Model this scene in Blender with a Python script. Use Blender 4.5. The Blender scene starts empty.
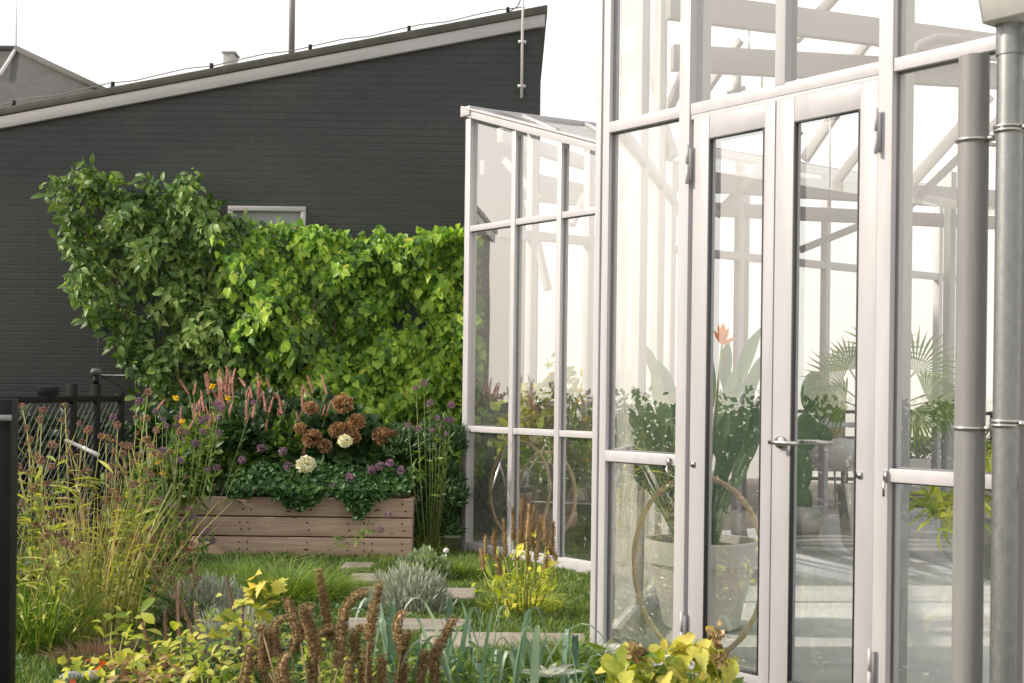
import bpy, math, random
import numpy as np
from mathutils import Vector, Matrix
random.seed(7); RNG = np.random.default_rng(11)
R = math.radians
sc = bpy.context.scene
col = sc.collection

# ------------------------------------------------------------------ camera geometry
F = 1350.0; CX = 512.0; CY = 390.0; H = 1.25; ROLL = R(0.7)
cr, sr = math.cos(ROLL), math.sin(ROLL)
def ab(px, py):
    a, b = px - CX, CY - py
    return a*cr - b*sr, a*sr + b*cr
def W(px, py, Y):
    a, b = ab(px, py); return Vector((a*Y/F, Y, H + b*Y/F))
def G(px, py, z=0.0):
    a, b = ab(px, py); Y = F*(H - z)/(-b); return Vector((a*Y/F, Y, z))
P0 = Vector((0.434, 6.368, 0)); U = Vector((.6103, -.7922, 0)).normalized(); N = Vector((.7922, .6103, 0)).normalized()
def HP(u, v, z=0.0): return P0 + U*u + N*v + Vector((0, 0, z))
def onF(px, py, v=0.0):
    a, b = ab(px, py); d = Vector((a, F, b)); c = Vector((0, 0, H))
    t = (P0 + N*v - c).dot(N)/d.dot(N); p = c + d*t
    return (p - P0).dot(U), p.z
ZR3, ZR2 = .949, 2.482; VL = 1.847; UC = -3.655; UJ = -1.45

# ------------------------------------------------------------------ materials
def newmat(name):
    m = bpy.data.materials.new(name); m.use_nodes = True
    nt = m.node_tree; nt.nodes.clear()
    out = nt.nodes.new('ShaderNodeOutputMaterial'); return m, nt, out
def noise(nt, scale, detail=4, coord='Object', rough=.6, stretch=None):
    tc = nt.nodes.new('ShaderNodeTexCoord'); n = nt.nodes.new('ShaderNodeTexNoise')
    n.inputs['Scale'].default_value = scale; n.inputs['Detail'].default_value = detail; n.inputs['Roughness'].default_value = rough
    src = tc.outputs[coord]
    if stretch:
        mp = nt.nodes.new('ShaderNodeMapping'); mp.inputs['Scale'].default_value = stretch
        nt.links.new(src, mp.inputs['Vector']); src = mp.outputs['Vector']
    nt.links.new(src, n.inputs['Vector']); return n.outputs['Fac']
def ramp(nt, fac, stops):
    r = nt.nodes.new('ShaderNodeValToRGB'); e = r.color_ramp.elements
    while len(e) < len(stops): e.new(.5)
    for i, (p, c) in enumerate(stops): e[i].position = p; e[i].color = (*c, 1)
    nt.links.new(fac, r.inputs['Fac']); return r.outputs['Color']
def pmat(name, c1, c2=None, scale=6, rough=.5, metal=0, bump=0, bscale=None, stretch=None, rough2=None, spec=.5):
    m, nt, out = newmat(name); b = nt.nodes.new('ShaderNodeBsdfPrincipled')
    c2 = c2 or tuple(x*.85 for x in c1)
    f = noise(nt, scale, 6, stretch=stretch)
    nt.links.new(ramp(nt, f, [(.3, c1), (.7, c2)]), b.inputs['Base Color'])
    b.inputs['Roughness'].default_value = rough; b.inputs['Metallic'].default_value = metal
    b.inputs['Specular IOR Level'].default_value = spec
    if rough2 is not None:
        mr = nt.nodes.new('ShaderNodeMapRange'); nt.links.new(noise(nt, scale*2.3, 5, stretch=stretch), mr.inputs['Value'])
        mr.inputs['From Min'].default_value = .3; mr.inputs['From Max'].default_value = .7
        mr.inputs['To Min'].default_value = rough; mr.inputs['To Max'].default_value = rough2
        nt.links.new(mr.outputs['Result'], b.inputs['Roughness'])
    if bump:
        bp = nt.nodes.new('ShaderNodeBump'); bp.inputs['Strength'].default_value = bump; bp.inputs['Distance'].default_value = .01
        nt.links.new(noise(nt, bscale or scale*4, 6, stretch=stretch), bp.inputs['Height']); nt.links.new(bp.outputs['Normal'], b.inputs['Normal'])
    nt.links.new(b.outputs['BSDF'], out.inputs['Surface']); return m
def leafmat(name, cols, trans=.35, rough=.45, spec=.35, patch=1.2, tcol=(1.5, 1.45, .6)):
    """leaf colours vary leaf by leaf and in larger patches through the plant"""
    m, nt, out = newmat(name); L = nt.links
    g = nt.nodes.new('ShaderNodeNewGeometry')
    mix = nt.nodes.new('ShaderNodeMath'); mix.operation = 'MULTIPLY_ADD'
    oi = nt.nodes.new('ShaderNodeObjectInfo'); fr = nt.nodes.new('ShaderNodeMath'); fr.operation = 'ADD'; L.new(g.outputs['Random Per Island'], fr.inputs[0]); L.new(oi.outputs['Random'], fr.inputs[1])
    f2 = nt.nodes.new('ShaderNodeMath'); f2.operation = 'FRACT'; L.new(fr.outputs[0], f2.inputs[0]); L.new(f2.outputs[0], mix.inputs[0]); mix.inputs[1].default_value = .65
    nn = nt.nodes.new('ShaderNodeMath'); nn.operation = 'MULTIPLY_ADD'; L.new(noise(nt, patch, 3), nn.inputs[0]); nn.inputs[1].default_value = .9; nn.inputs[2].default_value = -.27
    L.new(nn.outputs[0], mix.inputs[2])
    cols = [tuple(min(.9, x*1.18) for x in c_) for c_ in cols]
    n = len(cols); c = ramp(nt, mix.outputs[0], [(i/(n-1)*.96+.02, cols[i]) for i in range(n)])
    b = nt.nodes.new('ShaderNodeBsdfPrincipled'); L.new(c, b.inputs['Base Color'])
    b.inputs['Roughness'].default_value = rough; b.inputs['Specular IOR Level'].default_value = spec
    t = nt.nodes.new('ShaderNodeBsdfTranslucent')
    mc = nt.nodes.new('ShaderNodeMix'); mc.data_type = 'RGBA'; mc.blend_type = 'MULTIPLY'; mc.inputs['Factor'].default_value = 1
    L.new(c, mc.inputs['A']); mc.inputs['B'].default_value = (*tcol, 1); L.new(mc.outputs['Result'], t.inputs['Color'])
    ms = nt.nodes.new('ShaderNodeMixShader'); ms.inputs[0].default_value = trans
    L.new(b.outputs[0], ms.inputs[1]); L.new(t.outputs[0], ms.inputs[2]); L.new(ms.outputs[0], out.inputs['Surface']); return m
def glassmat(name, boost=1.0, base=.06, haze=.05, tint=(.96, .985, .97)):
    m, nt, out = newmat(name); L = nt.links
    tr = nt.nodes.new('ShaderNodeBsdfTransparent'); tr.inputs['Color'].default_value = (*tint, 1)
    gl = nt.nodes.new('ShaderNodeBsdfGlossy'); gl.inputs['Roughness'].default_value = .0; gl.inputs['Color'].default_value = (1, .985, .965, 1)
    lw = nt.nodes.new('ShaderNodeFresnel'); lw.inputs['IOR'].default_value = 1.55
    ma = nt.nodes.new('ShaderNodeMath'); ma.operation = 'MULTIPLY_ADD'; L.new(lw.outputs[0], ma.inputs[0]); ma.inputs[1].default_value = boost; ma.inputs[2].default_value = base; ma.use_clamp = True
    bp = nt.nodes.new('ShaderNodeBump'); bp.inputs['Strength'].default_value = .03; bp.inputs['Distance'].default_value = .02
    L.new(noise(nt, 1.3, 1), bp.inputs['Height']); L.new(bp.outputs[0], gl.inputs['Normal'])
    m1 = nt.nodes.new('ShaderNodeMixShader'); L.new(ma.outputs[0], m1.inputs[0]); L.new(tr.outputs[0], m1.inputs[1]); L.new(gl.outputs[0], m1.inputs[2])
    df = nt.nodes.new('ShaderNodeBsdfDiffuse'); df.inputs['Color'].default_value = (.9, .88, .84, 1)
    tl = nt.nodes.new('ShaderNodeBsdfTranslucent'); tl.inputs['Color'].default_value = (.9, .88, .84, 1)
    ad = nt.nodes.new('ShaderNodeMixShader'); ad.inputs[0].default_value = .5; L.new(df.outputs[0], ad.inputs[1]); L.new(tl.outputs[0], ad.inputs[2])
    mr = nt.nodes.new('ShaderNodeMapRange'); L.new(noise(nt, 2.2, 6, stretch=(1, 1, .35)), mr.inputs['Value'])
    mr.inputs['From Min'].default_value = .35; mr.inputs['From Max'].default_value = .75; mr.inputs['To Min'].default_value = haze*.6; mr.inputs['To Max'].default_value = haze*1.6
    m2 = nt.nodes.new('ShaderNodeMixShader'); L.new(mr.outputs[0], m2.inputs[0]); L.new(m1.outputs[0], m2.inputs[1]); L.new(ad.outputs[0], m2.inputs[2])
    L.new(m2.outputs[0], out.inputs['Surface']); return m

M = {}
M['frame'] = pmat('white_aluminium', (.49, .48, .505), (.43, .42, .44), 3.5, .34, bump=.04, stretch=(3, 3, .6), rough2=.55)
M['beam'] = pmat('white_painted_steel', (.40, .385, .39), (.33, .32, .325), 4, .45, rough2=.6)
M['column'] = pmat('pale_grey_column', (.36, .38, .37), (.29, .31, .30), 5, .5, stretch=(6, 6, .4))
M['seal'] = pmat('dark_rubber', (.05, .055, .06), None, 10, .7)
M['seal_grey'] = pmat('grey_gasket', (.20, .20, .21), None, 10, .7)
M['doorpaint'] = pmat('door_aluminium', (.42, .41, .43), (.37, .36, .38), 3.5, .36, bump=.04, stretch=(3, 3, .6), rough2=.55)
M['glass'] = glassmat('window_glass', 3.0, .25, .035)
M['glass_clear'] = glassmat('door_glass', 1.8, .07, .025)
M['glass_roof'] = glassmat('roof_glass', .5, .02, .10)
M['glass_side'] = glassmat('hazy_side_glass', 1.0, .05, .55)
M['glass_top'] = glassmat('overhead_glass', .5, .02, .30)
M['steel'] = pmat('brushed_steel', (.62, .60, .57), (.5, .49, .47), 30, .28, 1)
M['floor_in'] = pmat('sealed_concrete', (.62, .625, .63), (.57, .575, .58), 1.5, .06, bump=.006, rough2=.14)
M['pvc'] = pmat('grey_pvc', (.225, .222, .222), (.185, .183, .183), 7, .35, stretch=(5, 5, .3), rough2=.5)
M['galv'] = pmat('galvanised_steel', (.29, .30, .30), (.23, .24, .24), 45, .34, .75, bump=.02, stretch=(1, 1, .5), rough2=.5)
M['rattan'] = pmat('pale_bent_cane', (.72, .56, .36), (.58, .42, .25), 14, .55, bump=.1)
M['pot'] = pmat('pale_cement_pot', (.62, .60, .56), (.55, .53, .49), 3, .8, bump=.12, bscale=40)
M['potgrey'] = pmat('grey_cement_pot', (.34, .345, .33), (.26, .265, .26), 6, .8, bump=.1)
M['soil'] = pmat('dark_soil', (.035, .026, .02), (.09, .065, .045), 40, .95, bump=1, bscale=60)
M['black'] = pmat('matt_black_metal', (.004, .006, .006), (.007, .009, .009), 12, .6, spec=.2)
M['cabinet'] = pmat('dark_grey_box', (.045, .05, .05), (.06, .065, .06), 8, .55)
M['wire'] = pmat('fence_wire', (.17, .175, .165), (.12, .125, .12), 20, .5, .3)
M['whitepl'] = pmat('white_plastic', (.56, .55, .54), (.5, .49, .48), 8, .4)
M['fascia'] = pmat('fascia_board', (.42, .405, .40), (.36, .35, .345), 3, .55, stretch=(.4, 1, 3))
M['coping'] = pmat('roof_edge_felt', (.06, .062, .05), (.10, .10, .08), 5, .85, bump=.3)
M['slate'] = pmat('far_roof_tiles', (.055, .053, .050), (.085, .082, .076), 3, .85, bump=.4, bscale=22)
M['mast'] = pmat('grey_mast', (.22, .21, .20), None, 3, .5, .3)
M['stone'] = pmat('grey_pebble', (.33, .34, .35), (.22, .23, .25), 9, .7, bump=.3)
M['paver'] = pmat('concrete_paver', (.30, .265, .22), (.21, .185, .155), 9, .85, bump=.35, bscale=50)
M['stemgreen'] = pmat('green_stem', (.14, .19, .045), (.20, .20, .06), 12, .6)
M['stemdry'] = pmat('dry_stem', (.36, .27, .13), (.24, .17, .08), 12, .7)
M['stemyel'] = pmat('yellow_green_stem', (.33, .33, .08), (.24, .25, .06), 10, .6)
M['bark'] = pmat('woody_stem', (.10, .075, .05), (.16, .12, .08), 14, .85, bump=.4)
M['lamptan'] = pmat('wicker', (.34, .25, .14), (.22, .16, .09), 20, .8, bump=.5, bscale=60)
M['rope'] = pmat('cord', (.3, .25, .2), None, 20, .8)

# painted brick gable
def brick_mat():
    m, nt, out = newmat('dark_painted_brick'); L = nt.links
    tc = nt.nodes.new('ShaderNodeTexCoord'); sx = nt.nodes.new('ShaderNodeSeparateXYZ'); cx = nt.nodes.new('ShaderNodeCombineXYZ')
    L.new(tc.outputs['Object'], sx.inputs[0]); L.new(sx.outputs['X'], cx.inputs['X']); L.new(sx.outputs['Z'], cx.inputs['Y'])
    wob = nt.nodes.new('ShaderNodeVectorMath'); wob.operation = 'MULTIPLY_ADD'
    nz = nt.nodes.new('ShaderNodeTexNoise'); nz.inputs['Scale'].default_value = 5; L.new(cx.outputs[0], nz.inputs['Vector'])
    L.new(nz.outputs['Color'], wob.inputs[0]); wob.inputs[1].default_value = (.008, .012, 0); L.new(cx.outputs[0], wob.inputs[2])
    br = nt.nodes.new('ShaderNodeTexBrick'); L.new(wob.outputs[0], br.inputs['Vector'])
    br.inputs['Scale'].default_value = 1; br.inputs['Brick Width'].default_value = .225; br.inputs['Row Height'].default_value = .066
    br.inputs['Mortar Size'].default_value = .006; br.inputs['Mortar Smooth'].default_value = .5; br.inputs['Bias'].default_value = -.2
    br.inputs['Color1'].default_value = (.026, .032, .029, 1); br.inputs['Color2'].default_value = (.020, .026, .024, 1); br.inputs['Mortar'].default_value = (.016, .020, .019, 1)
    f = noise(nt, 1.1, 5); c = ramp(nt, f, [(.3, (.72, .74, .74)), (.55, (1, 1, 1)), (.75, (1.4, 1.32, 1.25))])
    mx = nt.nodes.new('ShaderNodeMix'); mx.data_type = 'RGBA'; mx.blend_type = 'MULTIPLY'; mx.inputs['Factor'].default_value = 1
    L.new(br.outputs['Color'], mx.inputs['A']); L.new(c, mx.inputs['B'])
    b = nt.nodes.new('ShaderNodeBsdfPrincipled'); L.new(mx.outputs['Result'], b.inputs['Base Color']); b.inputs['Roughness'].default_value = .55
    inv = nt.nodes.new('ShaderNodeMath'); inv.operation = 'SUBTRACT'; inv.inputs[0].default_value = 1; L.new(br.outputs['Fac'], inv.inputs[1])
    ad = nt.nodes.new('ShaderNodeMath'); ad.operation = 'MULTIPLY_ADD'; L.new(noise(nt, 45, 4), ad.inputs[0]); ad.inputs[1].default_value = .35; L.new(inv.outputs[0], ad.inputs[2])
    bp = nt.nodes.new('ShaderNodeBump'); bp.inputs['Strength'].default_value = .32; bp.inputs['Distance'].default_value = .008
    L.new(ad.outputs[0], bp.inputs['Height']); L.new(bp.outputs[0], b.inputs['Normal']); L.new(b.outputs[0], out.inputs['Surface']); return m
M['brick'] = brick_mat()
def wood_mat(name, c1, c2, knots=True):
    m, nt, out = newmat(name); L = nt.links
    b = nt.nodes.new('ShaderNodeBsdfPrincipled'); b.inputs['Roughness'].default_value = .8
    f = noise(nt, 2.6, 8, stretch=(1, 6, 22), rough=.65); c = ramp(nt, f, [(.28, c1), (.52, c2), (.75, tuple(x*.55 for x in c1))])
    if knots:
        tc = nt.nodes.new('ShaderNodeTexCoord'); mp = nt.nodes.new('ShaderNodeMapping'); mp.inputs['Scale'].default_value = (3.2, 1, 7.5)
        v = nt.nodes.new('ShaderNodeTexVoronoi'); L.new(tc.outputs['Object'], mp.inputs[0]); L.new(mp.outputs[0], v.inputs['Vector']); v.inputs['Scale'].default_value = 1.4
        kc = ramp(nt, v.outputs['Distance'], [(.06, (.30, .24, .2)), (.13, (1, 1, 1))])
        mx = nt.nodes.new('ShaderNodeMix'); mx.data_type = 'RGBA'; mx.blend_type = 'MULTIPLY'; mx.inputs['Factor'].default_value = 1
        L.new(c, mx.inputs['A']); L.new(kc, mx.inputs['B']); c = mx.outputs['Result']
    L.new(c, b.inputs['Base Color'])
    bp = nt.nodes.new('ShaderNodeBump'); bp.inputs['Strength'].default_value = .35; bp.inputs['Distance'].default_value = .004
    L.new(f, bp.inputs['Height']); L.new(bp.outputs[0], b.inputs['Normal']); L.new(b.outputs[0], out.inputs['Surface']); return m
M['plank'] = wood_mat('weathered_planks', (.54, .40, .30), (.42, .305, .23))
M['deck'] = wood_mat('deck_boards', (.30, .24, .19), (.22, .175, .14), False)
# foliage
M['creeper'] = leafmat('creeper_leaf', [(.025, .055, .022), (.06, .125, .038), (.12, .215, .055), (.22, .32, .09), (.36, .40, .15)], .35)
M['hop'] = leafmat('hop_leaf', [(.018, .055, .014), (.08, .18, .028), (.21, .36, .045), (.38, .52, .07), (.56, .60, .12)], .35, tcol=(1.25, 1.45, .6))
M['dkgreen'] = leafmat('dark_foliage', [(.008, .022, .010), (.020, .055, .020), (.045, .10, .035), (.08, .14, .05)], .25)
M['strawb'] = leafmat('cover_leaf', [(.010, .035, .012), (.028, .080, .022), (.06, .14, .04), (.13, .21, .08)], .25)
M['midgreen'] = leafmat('mid_green_foliage', [(.02, .05, .012), (.06, .12, .025), (.12, .20, .035), (.21, .28, .06)], .4)
M['grass'] = leafmat('lawn_blades', [(.02, .05, .012), (.055, .11, .022), (.12, .18, .034), (.24, .27, .07)], .35, patch=2.5)
M['feather'] = leafmat('feathery_green', [(.06, .12, .025), (.14, .22, .045), (.24, .32, .07)], .4)
M['yellow'] = leafmat('yellowing_leaf', [(.16, .24, .03), (.38, .43, .05), (.66, .62, .10), (.80, .64, .15)], .5, patch=6, tcol=(1.2, 1.2, .5))
M['limeyel'] = leafmat('lime_leaf', [(.08, .16, .02), (.24, .33, .04), (.42, .46, .07), (.55, .52, .10)], .5, patch=5, tcol=(1.25, 1.2, .45))
M['silver'] = leafmat('silver_leaf', [(.16, .19, .14), (.30, .33, .26), (.46, .48, .39)], .2, .8, .1, tcol=(1.1, 1.1, .9))
M['bluegrey'] = leafmat('blue_grey_blade', [(.05, .10, .075), (.12, .20, .15), (.24, .33, .26), (.36, .43, .33)], .3, .4, patch=5, tcol=(1.1, 1.2, .8))
M['brownseed'] = leafmat('brown_seed', [(.09, .057, .030), (.22, .145, .070), (.38, .27, .135), (.60, .45, .26)], .2, .85, .1, patch=9, tcol=(1.2, 1, .8))
M['brownhead'] = leafmat('dried_hydrangea', [(.12, .072, .038), (.25, .155, .08), (.40, .27, .15), (.52, .39, .24)], .35, .85, .1, patch=9, tcol=(1.2, .95, .7))
M['cream'] = leafmat('cream_florets', [(.62, .60, .40), (.74, .72, .54), (.78, .76, .62)], .3, .8, .1, tcol=(1.1, 1.1, .9))
M['pink'] = leafmat('pink_florets', [(.42, .22, .18), (.64, .38, .31), (.74, .52, .43)], .35, .8, .1, tcol=(1.2, 1, 1))
M['purple'] = leafmat('purple_florets', [(.11, .06, .10), (.22, .13, .19), (.36, .25, .33)], .3, .8, .1, tcol=(1.2, 1, 1.2))
M['mauvedry'] = leafmat('mauve_seed', [(.15, .085, .06), (.26, .16, .115), (.40, .28, .20)], .25, .85, .1, patch=9, tcol=(1.2, 1, 1))
M['gold'] = leafmat('golden_petals', [(.75, .42, .02), (.85, .60, .05)], .4, tcol=(1.1, 1, .5))
M['orange'] = leafmat('orange_petals', [(.70, .20, .04), (.80, .32, .08)], .4, tcol=(1.1, 1, .5))
M['red'] = leafmat('red_leaf', [(.45, .06, .03), (.62, .16, .06)], .4)
M['strel'] = leafmat('paddle_leaf', [(.020, .065, .035), (.05, .13, .065), (.12, .22, .12), (.24, .34, .20)], .25, .35, .5)
M['palm'] = leafmat('palm_leaf', [(.06, .12, .03), (.14, .22, .06), (.26, .33, .11)], .4)
M['cactus'] = pmat('cactus_pad', (.10, .19, .08), (.065, .14, .065), 8, .6, bump=.2)
M['limemix'] = leafmat('mixed_lime_leaf', [(.03, .08, .02), (.10, .17, .03), (.28, .34, .05), (.50, .50, .10), (.34, .30, .16)], .4, patch=9, tcol=(1.2, 1.2, .5))
M['sage'] = leafmat('sage_leaf', [(.08, .12, .06), (.18, .24, .13), (.32, .38, .24)], .3)
M['yelmix'] = leafmat('turning_leaf', [(.08, .16, .03), (.22, .28, .05), (.46, .46, .08), (.62, .52, .13), (.40, .30, .12)], .4, patch=8, tcol=(1.15, 1.15, .5))
M['straw'] = leafmat('straw_blade', [(.20, .24, .05), (.36, .34, .11), (.52, .42, .20), (.40, .28, .13)], .4, tcol=(1.2, 1.15, .7))
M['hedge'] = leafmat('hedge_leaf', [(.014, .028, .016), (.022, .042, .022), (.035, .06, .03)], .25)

# ------------------------------------------------------------------ object helpers
def tag(o, label=None, cat=None, group=None, kind=None):
    if label: o['label'] = label
    if cat: o['category'] = cat
    if group: o['group'] = group
    if kind: o['kind'] = kind
    return o
def thing(name, label, cat, loc=(0, 0, 0), group=None):
    o = bpy.data.objects.new(name, None); col.objects.link(o); o.location = loc; o.empty_display_size = .2
    return tag(o, label, cat, group)
def link(o, parent=None):
    col.objects.link(o)
    if parent is not None:
        o.parent = parent
        if parent.type == 'EMPTY': o.matrix_parent_inverse = Matrix.Translation(-Vector(parent.location))
    return o
class MB:
    def __init__(s): s.V = []; s.q = []; s.n = 0
    def add(s, verts, faces):
        b = s.n; s.V.append(np.asarray([tuple(v) for v in verts], dtype=np.float32).reshape(-1, 3)); s.n += len(verts)
        s.q += [tuple(b+i for i in f) for f in faces]; return s
    def block(s, V, T):                       # numpy instances
        s.V.append(V.astype(np.float32)); s.q += (T + s.n).tolist(); s.n += len(V); return s
    def bar(s, p, q, w, d, wd=None):          # rectangular bar: w along wd, d across
        p, q = Vector(p), Vector(q); t = (q-p).normalized()
        wd = Vector(wd) if wd is not None else (U if abs(t.z) > .7 else Vector((0, 0, 1)))
        a = (wd - t*wd.dot(t)).normalized()*w*.5; c = t.cross(a).normalized()*d*.5
        vs = [x + sx*a + sy*c for x in (p, q) for sx, sy in ((-1, -1), (1, -1), (1, 1), (-1, 1))]
        return s.add(vs, [(0, 3, 2, 1), (4, 5, 6, 7), (0, 1, 5, 4), (1, 2, 6, 5), (2, 3, 7, 6), (3, 0, 4, 7)])
    def box(s, x0, x1, y0, y1, z0, z1):
        vs = [(x, y, z) for z in (z0, z1) for x, y in ((x0, y0), (x1, y0), (x1, y1), (x0, y1))]
        return s.add(vs, [(0, 3, 2, 1), (4, 5, 6, 7), (0, 1, 5, 4), (1, 2, 6, 5), (2, 3, 7, 6), (3, 0, 4, 7)])
    def tube(s, pts, rad, n=6, cap=True, closed=False):
        pts = [Vector(p) for p in pts]; k = len(pts)
        if not hasattr(rad, '__len__'): rad = [rad]*k
        vs = []; ref = Vector((.31, .17, .93))
        for i, p in enumerate(pts):
            if closed: t = pts[(i+1) % k] - pts[i-1]
            else: t = pts[min(i+1, k-1)] - pts[max(i-1, 0)]
            t.normalize(); r = ref if abs(t.dot(ref)) < .95 else Vector((1, 0, 0))
            a = t.cross(r).normalized(); b = t.cross(a)
            for j in range(n):
                th = 2*math.pi*j/n; vs.append(p + (a*math.cos(th) + b*math.sin(th))*rad[i])
        fs = []
        for i in range(k if closed else k-1):
            i2 = (i+1) % k
            for j in range(n): fs.append((i*n+j, i*n+(j+1) % n, i2*n+(j+1) % n, i2*n+j))
        if cap and not closed: fs += [tuple(range(n))[::-1], tuple((k-1)*n+j for j in range(n))]
        return s.add(vs, fs)
    def lathe(s, c, prof, n=40):
        c = Vector(c); vs = []; fs = []
        for r, z in prof:
            for j in range(n): th = 2*math.pi*j/n; vs.append(c + Vector((r*math.cos(th), r*math.sin(th), z)))
        for i in range(len(prof)-1):
            for j in range(n): fs.append((i*n+j, i*n+(j+1) % n, (i+1)*n+(j+1) % n, (i+1)*n+j))
        return s.add(vs, fs)
    def build(s, name, mat, parent=None, smooth=False, bevel=0):
        me = bpy.data.meshes.new(name); V = np.concatenate(s.V) if s.V else np.zeros((0, 3), np.float32)
        me.vertices.add(len(V)); me.vertices.foreach_set('co', V.ravel())
        tot = np.array([len(f) for f in s.q], dtype=np.int32); st = np.concatenate([[0], np.cumsum(tot)[:-1]]).astype(np.int32)
        lp = np.fromiter((i for f in s.q for i in f), dtype=np.int32)
        me.loops.add(len(lp)); me.loops.foreach_set('vertex_index', lp)
        me.polygons.add(len(tot)); me.polygons.foreach_set('loop_start', st); me.polygons.foreach_set('loop_total', tot)
        if smooth: me.polygons.foreach_set('use_smooth', np.ones(len(tot), dtype=bool))
        me.update(calc_edges=True); me.validate()
        me.materials.append(mat if not isinstance(mat, str) else M[mat])
        o = bpy.data.objects.new(name, me); link(o, parent)
        if bevel:
            b = o.modifiers.new('bevel', 'BEVEL'); b.width = bevel*(.45 if mat in ('frame', 'beam') else 1); b.segments = 2; b.limit_method = 'ANGLE'
        return o

# leaf templates: length along +Y, normal +Z
def T_fan(outline, centre, fold=.25, droop=.25):
    pts = np.array([centre]+outline, dtype=float); z = fold*np.abs(pts[:, 0]) - droop*pts[:, 1]**2
    V = np.column_stack([pts, z]); k = len(outline)
    return V, np.array([(0, 1+i, 1+(i+1) % k) for i in range(k)])
def mirror(half): return half + [(-x, y) for x, y in half[::-1] if abs(x) > 1e-6]
def T_oval(w=.3, fold=.35, droop=.25):
    V = []; st = [(0, .02), (.22, .75), (.5, 1), (.78, .6), (1, .03)]
    for t, k in st:
        z = -droop*t*t; V += [(-w*k, t, z+fold*w*k), (0, t, z), (w*k, t, z+fold*w*k)]
    Fc = []
    for i in range(4):
        b = i*3
        for c in (0, 1): Fc += [(b+c, b+c+1, b+c+4), (b+c, b+c+4, b+c+3)]
    return np.array(V, float), np.array(Fc)
def T_blade(w=.03, droop=.3, seg=3):
    V = []; Fc = []
    for i in range(seg+1):
        t = i/seg; k = (1-t)**.7; V += [(-w*k-.001, t*(1-droop*.25*t), -droop*t*t), (w*k+.001, t*(1-droop*.25*t), -droop*t*t)]
    for i in range(seg): b = i*2; Fc += [(b, b+1, b+3), (b, b+3, b+2)]
    return np.array(V, float), np.array(Fc)
T_HOP = T_fan([(.0, -.05)] + mirror([(.22, -.12), (.40, .05), (.36, .18), (.52, .34), (.34, .45), (.30, .62), (.16, .80), (.0, 1.02)])[::1], (0, .38), .28, .22)
T_OV = T_oval(.28); T_NARROW = T_oval(.13, .3, .35); T_ROUND = T_oval(.42, .25, .2); T_THIN = T_oval(.065, .3, .45); T_BL = T_blade(.03); T_FINE = T_blade(.05, .15, 1)
T_MAPLE = T_fan(mirror([(.06, .02), (.30, .02), (.26, .12), (.50, .22), (.36, .30), (.52, .50), (.32, .50), (.34, .66), (.20, .66), (.16, .84), (0, 1.02)]), (0, .4), .3, .3)
T_NUB = (np.array([(-.35, 0, 0), (.35, 0, 0), (0, 0, .35), (0, 1, .1)], float), np.array([(0, 1, 3), (1, 2, 3), (2, 0, 3), (0, 2, 1)]))
T_PETAL = (np.array([(0, 0, 0), (.5, .45, .15), (0, 1, .05), (-.5, .45, .15)], float), np.array([(0, 1, 2), (0, 2, 3)]))
def unit(v): v = np.asarray(v, float); return v/np.maximum(np.linalg.norm(v, axis=-1, keepdims=True), 1e-9)
def inst(mb, T, P, D, Nn, S):
    Vt, Ft = T; P = np.asarray(P, float); D = unit(D); Nn = np.asarray(Nn, float)
    X = unit(np.cross(D, Nn)); Z = np.cross(X, D); S = np.asarray(S, float).reshape(-1, 1, 1)
    V = (Vt[None, :, 0:1]*X[:, None] + Vt[None, :, 1:2]*D[:, None] + Vt[None, :, 2:3]*Z[:, None])*S + P[:, None]
    n, k = len(P), len(Vt); Fc = (Ft[None] + (np.arange(n)*k)[:, None, None]).reshape(-1, 3)
    mb.block(V.reshape(-1, 3), Fc); return mb
def rs(n, s=1.0): return RNG.normal(0, s, (n, 3))
def sphere(n): return unit(RNG.normal(0, 1, (n, 3)))
def lump(P, f=1.0, ph=0.0):
    x, y, z = P[:, 0]*f+ph, P[:, 1]*f, P[:, 2]*f
    return (np.sin(3.1*x+1.7*z+ph)+np.sin(5.3*z-2.3*x+2*ph)+np.sin(8.7*x+3.9*y+6.1*z)+.7*np.sin(13*x-11*z+ph))/3.7

# ------------------------------------------------------------------ world, sun, camera
w = bpy.data.worlds.new('World'); sc.world = w; w.use_nodes = True; nt = w.node_tree
bg = nt.nodes['Background']; sky = nt.nodes.new('ShaderNodeTexSky'); sky.sky_type = 'NISHITA'; sky.sun_disc = False
SUN = Vector((-.84, -.07, .52)).normalized()
sky.sun_elevation = math.asin(SUN.z); sky.sun_rotation = math.atan2(SUN.x, SUN.y); sky.dust_density = 6; sky.air_density = 1.5
sm = nt.nodes.new('ShaderNodeMix'); sm.data_type = 'RGBA'; sm.blend_type = 'MULTIPLY'; sm.inputs['Factor'].default_value = 1
nt.links.new(sky.outputs[0], sm.inputs['A']); sm.inputs['B'].default_value = (.10, .10, .10, 1)
hz = nt.nodes.new('ShaderNodeMix'); hz.data_type = 'RGBA'; hz.inputs['Factor'].default_value = .88
nt.links.new(sm.outputs['Result'], hz.inputs['A']); hz.inputs['B'].default_value = (1.10, 1.065, 1.045, 1)
tcw = nt.nodes.new('ShaderNodeTexCoord'); sxw = nt.nodes.new('ShaderNodeSeparateXYZ'); nt.links.new(tcw.outputs['Generated'], sxw.inputs[0])
gw = ramp(nt, sxw.outputs['Z'], [(0.0, (1.05, .98, .90)), (.085, (1.06, 1.0, .945)), (.15, (1.10, 1.05, 1.03)), (.5, (1.08, 1.06, 1.06))]); nt.links.new(gw, hz.inputs['B'])
nt.links.new(hz.outputs['Result'], bg.inputs['Color']); bg.inputs['Strength'].default_value = 1.25
sl = bpy.data.lights.new('sun', 'SUN'); sl.energy = 5.0; sl.angle = R(2.5); sl.color = (1, .90, .76)
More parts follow.
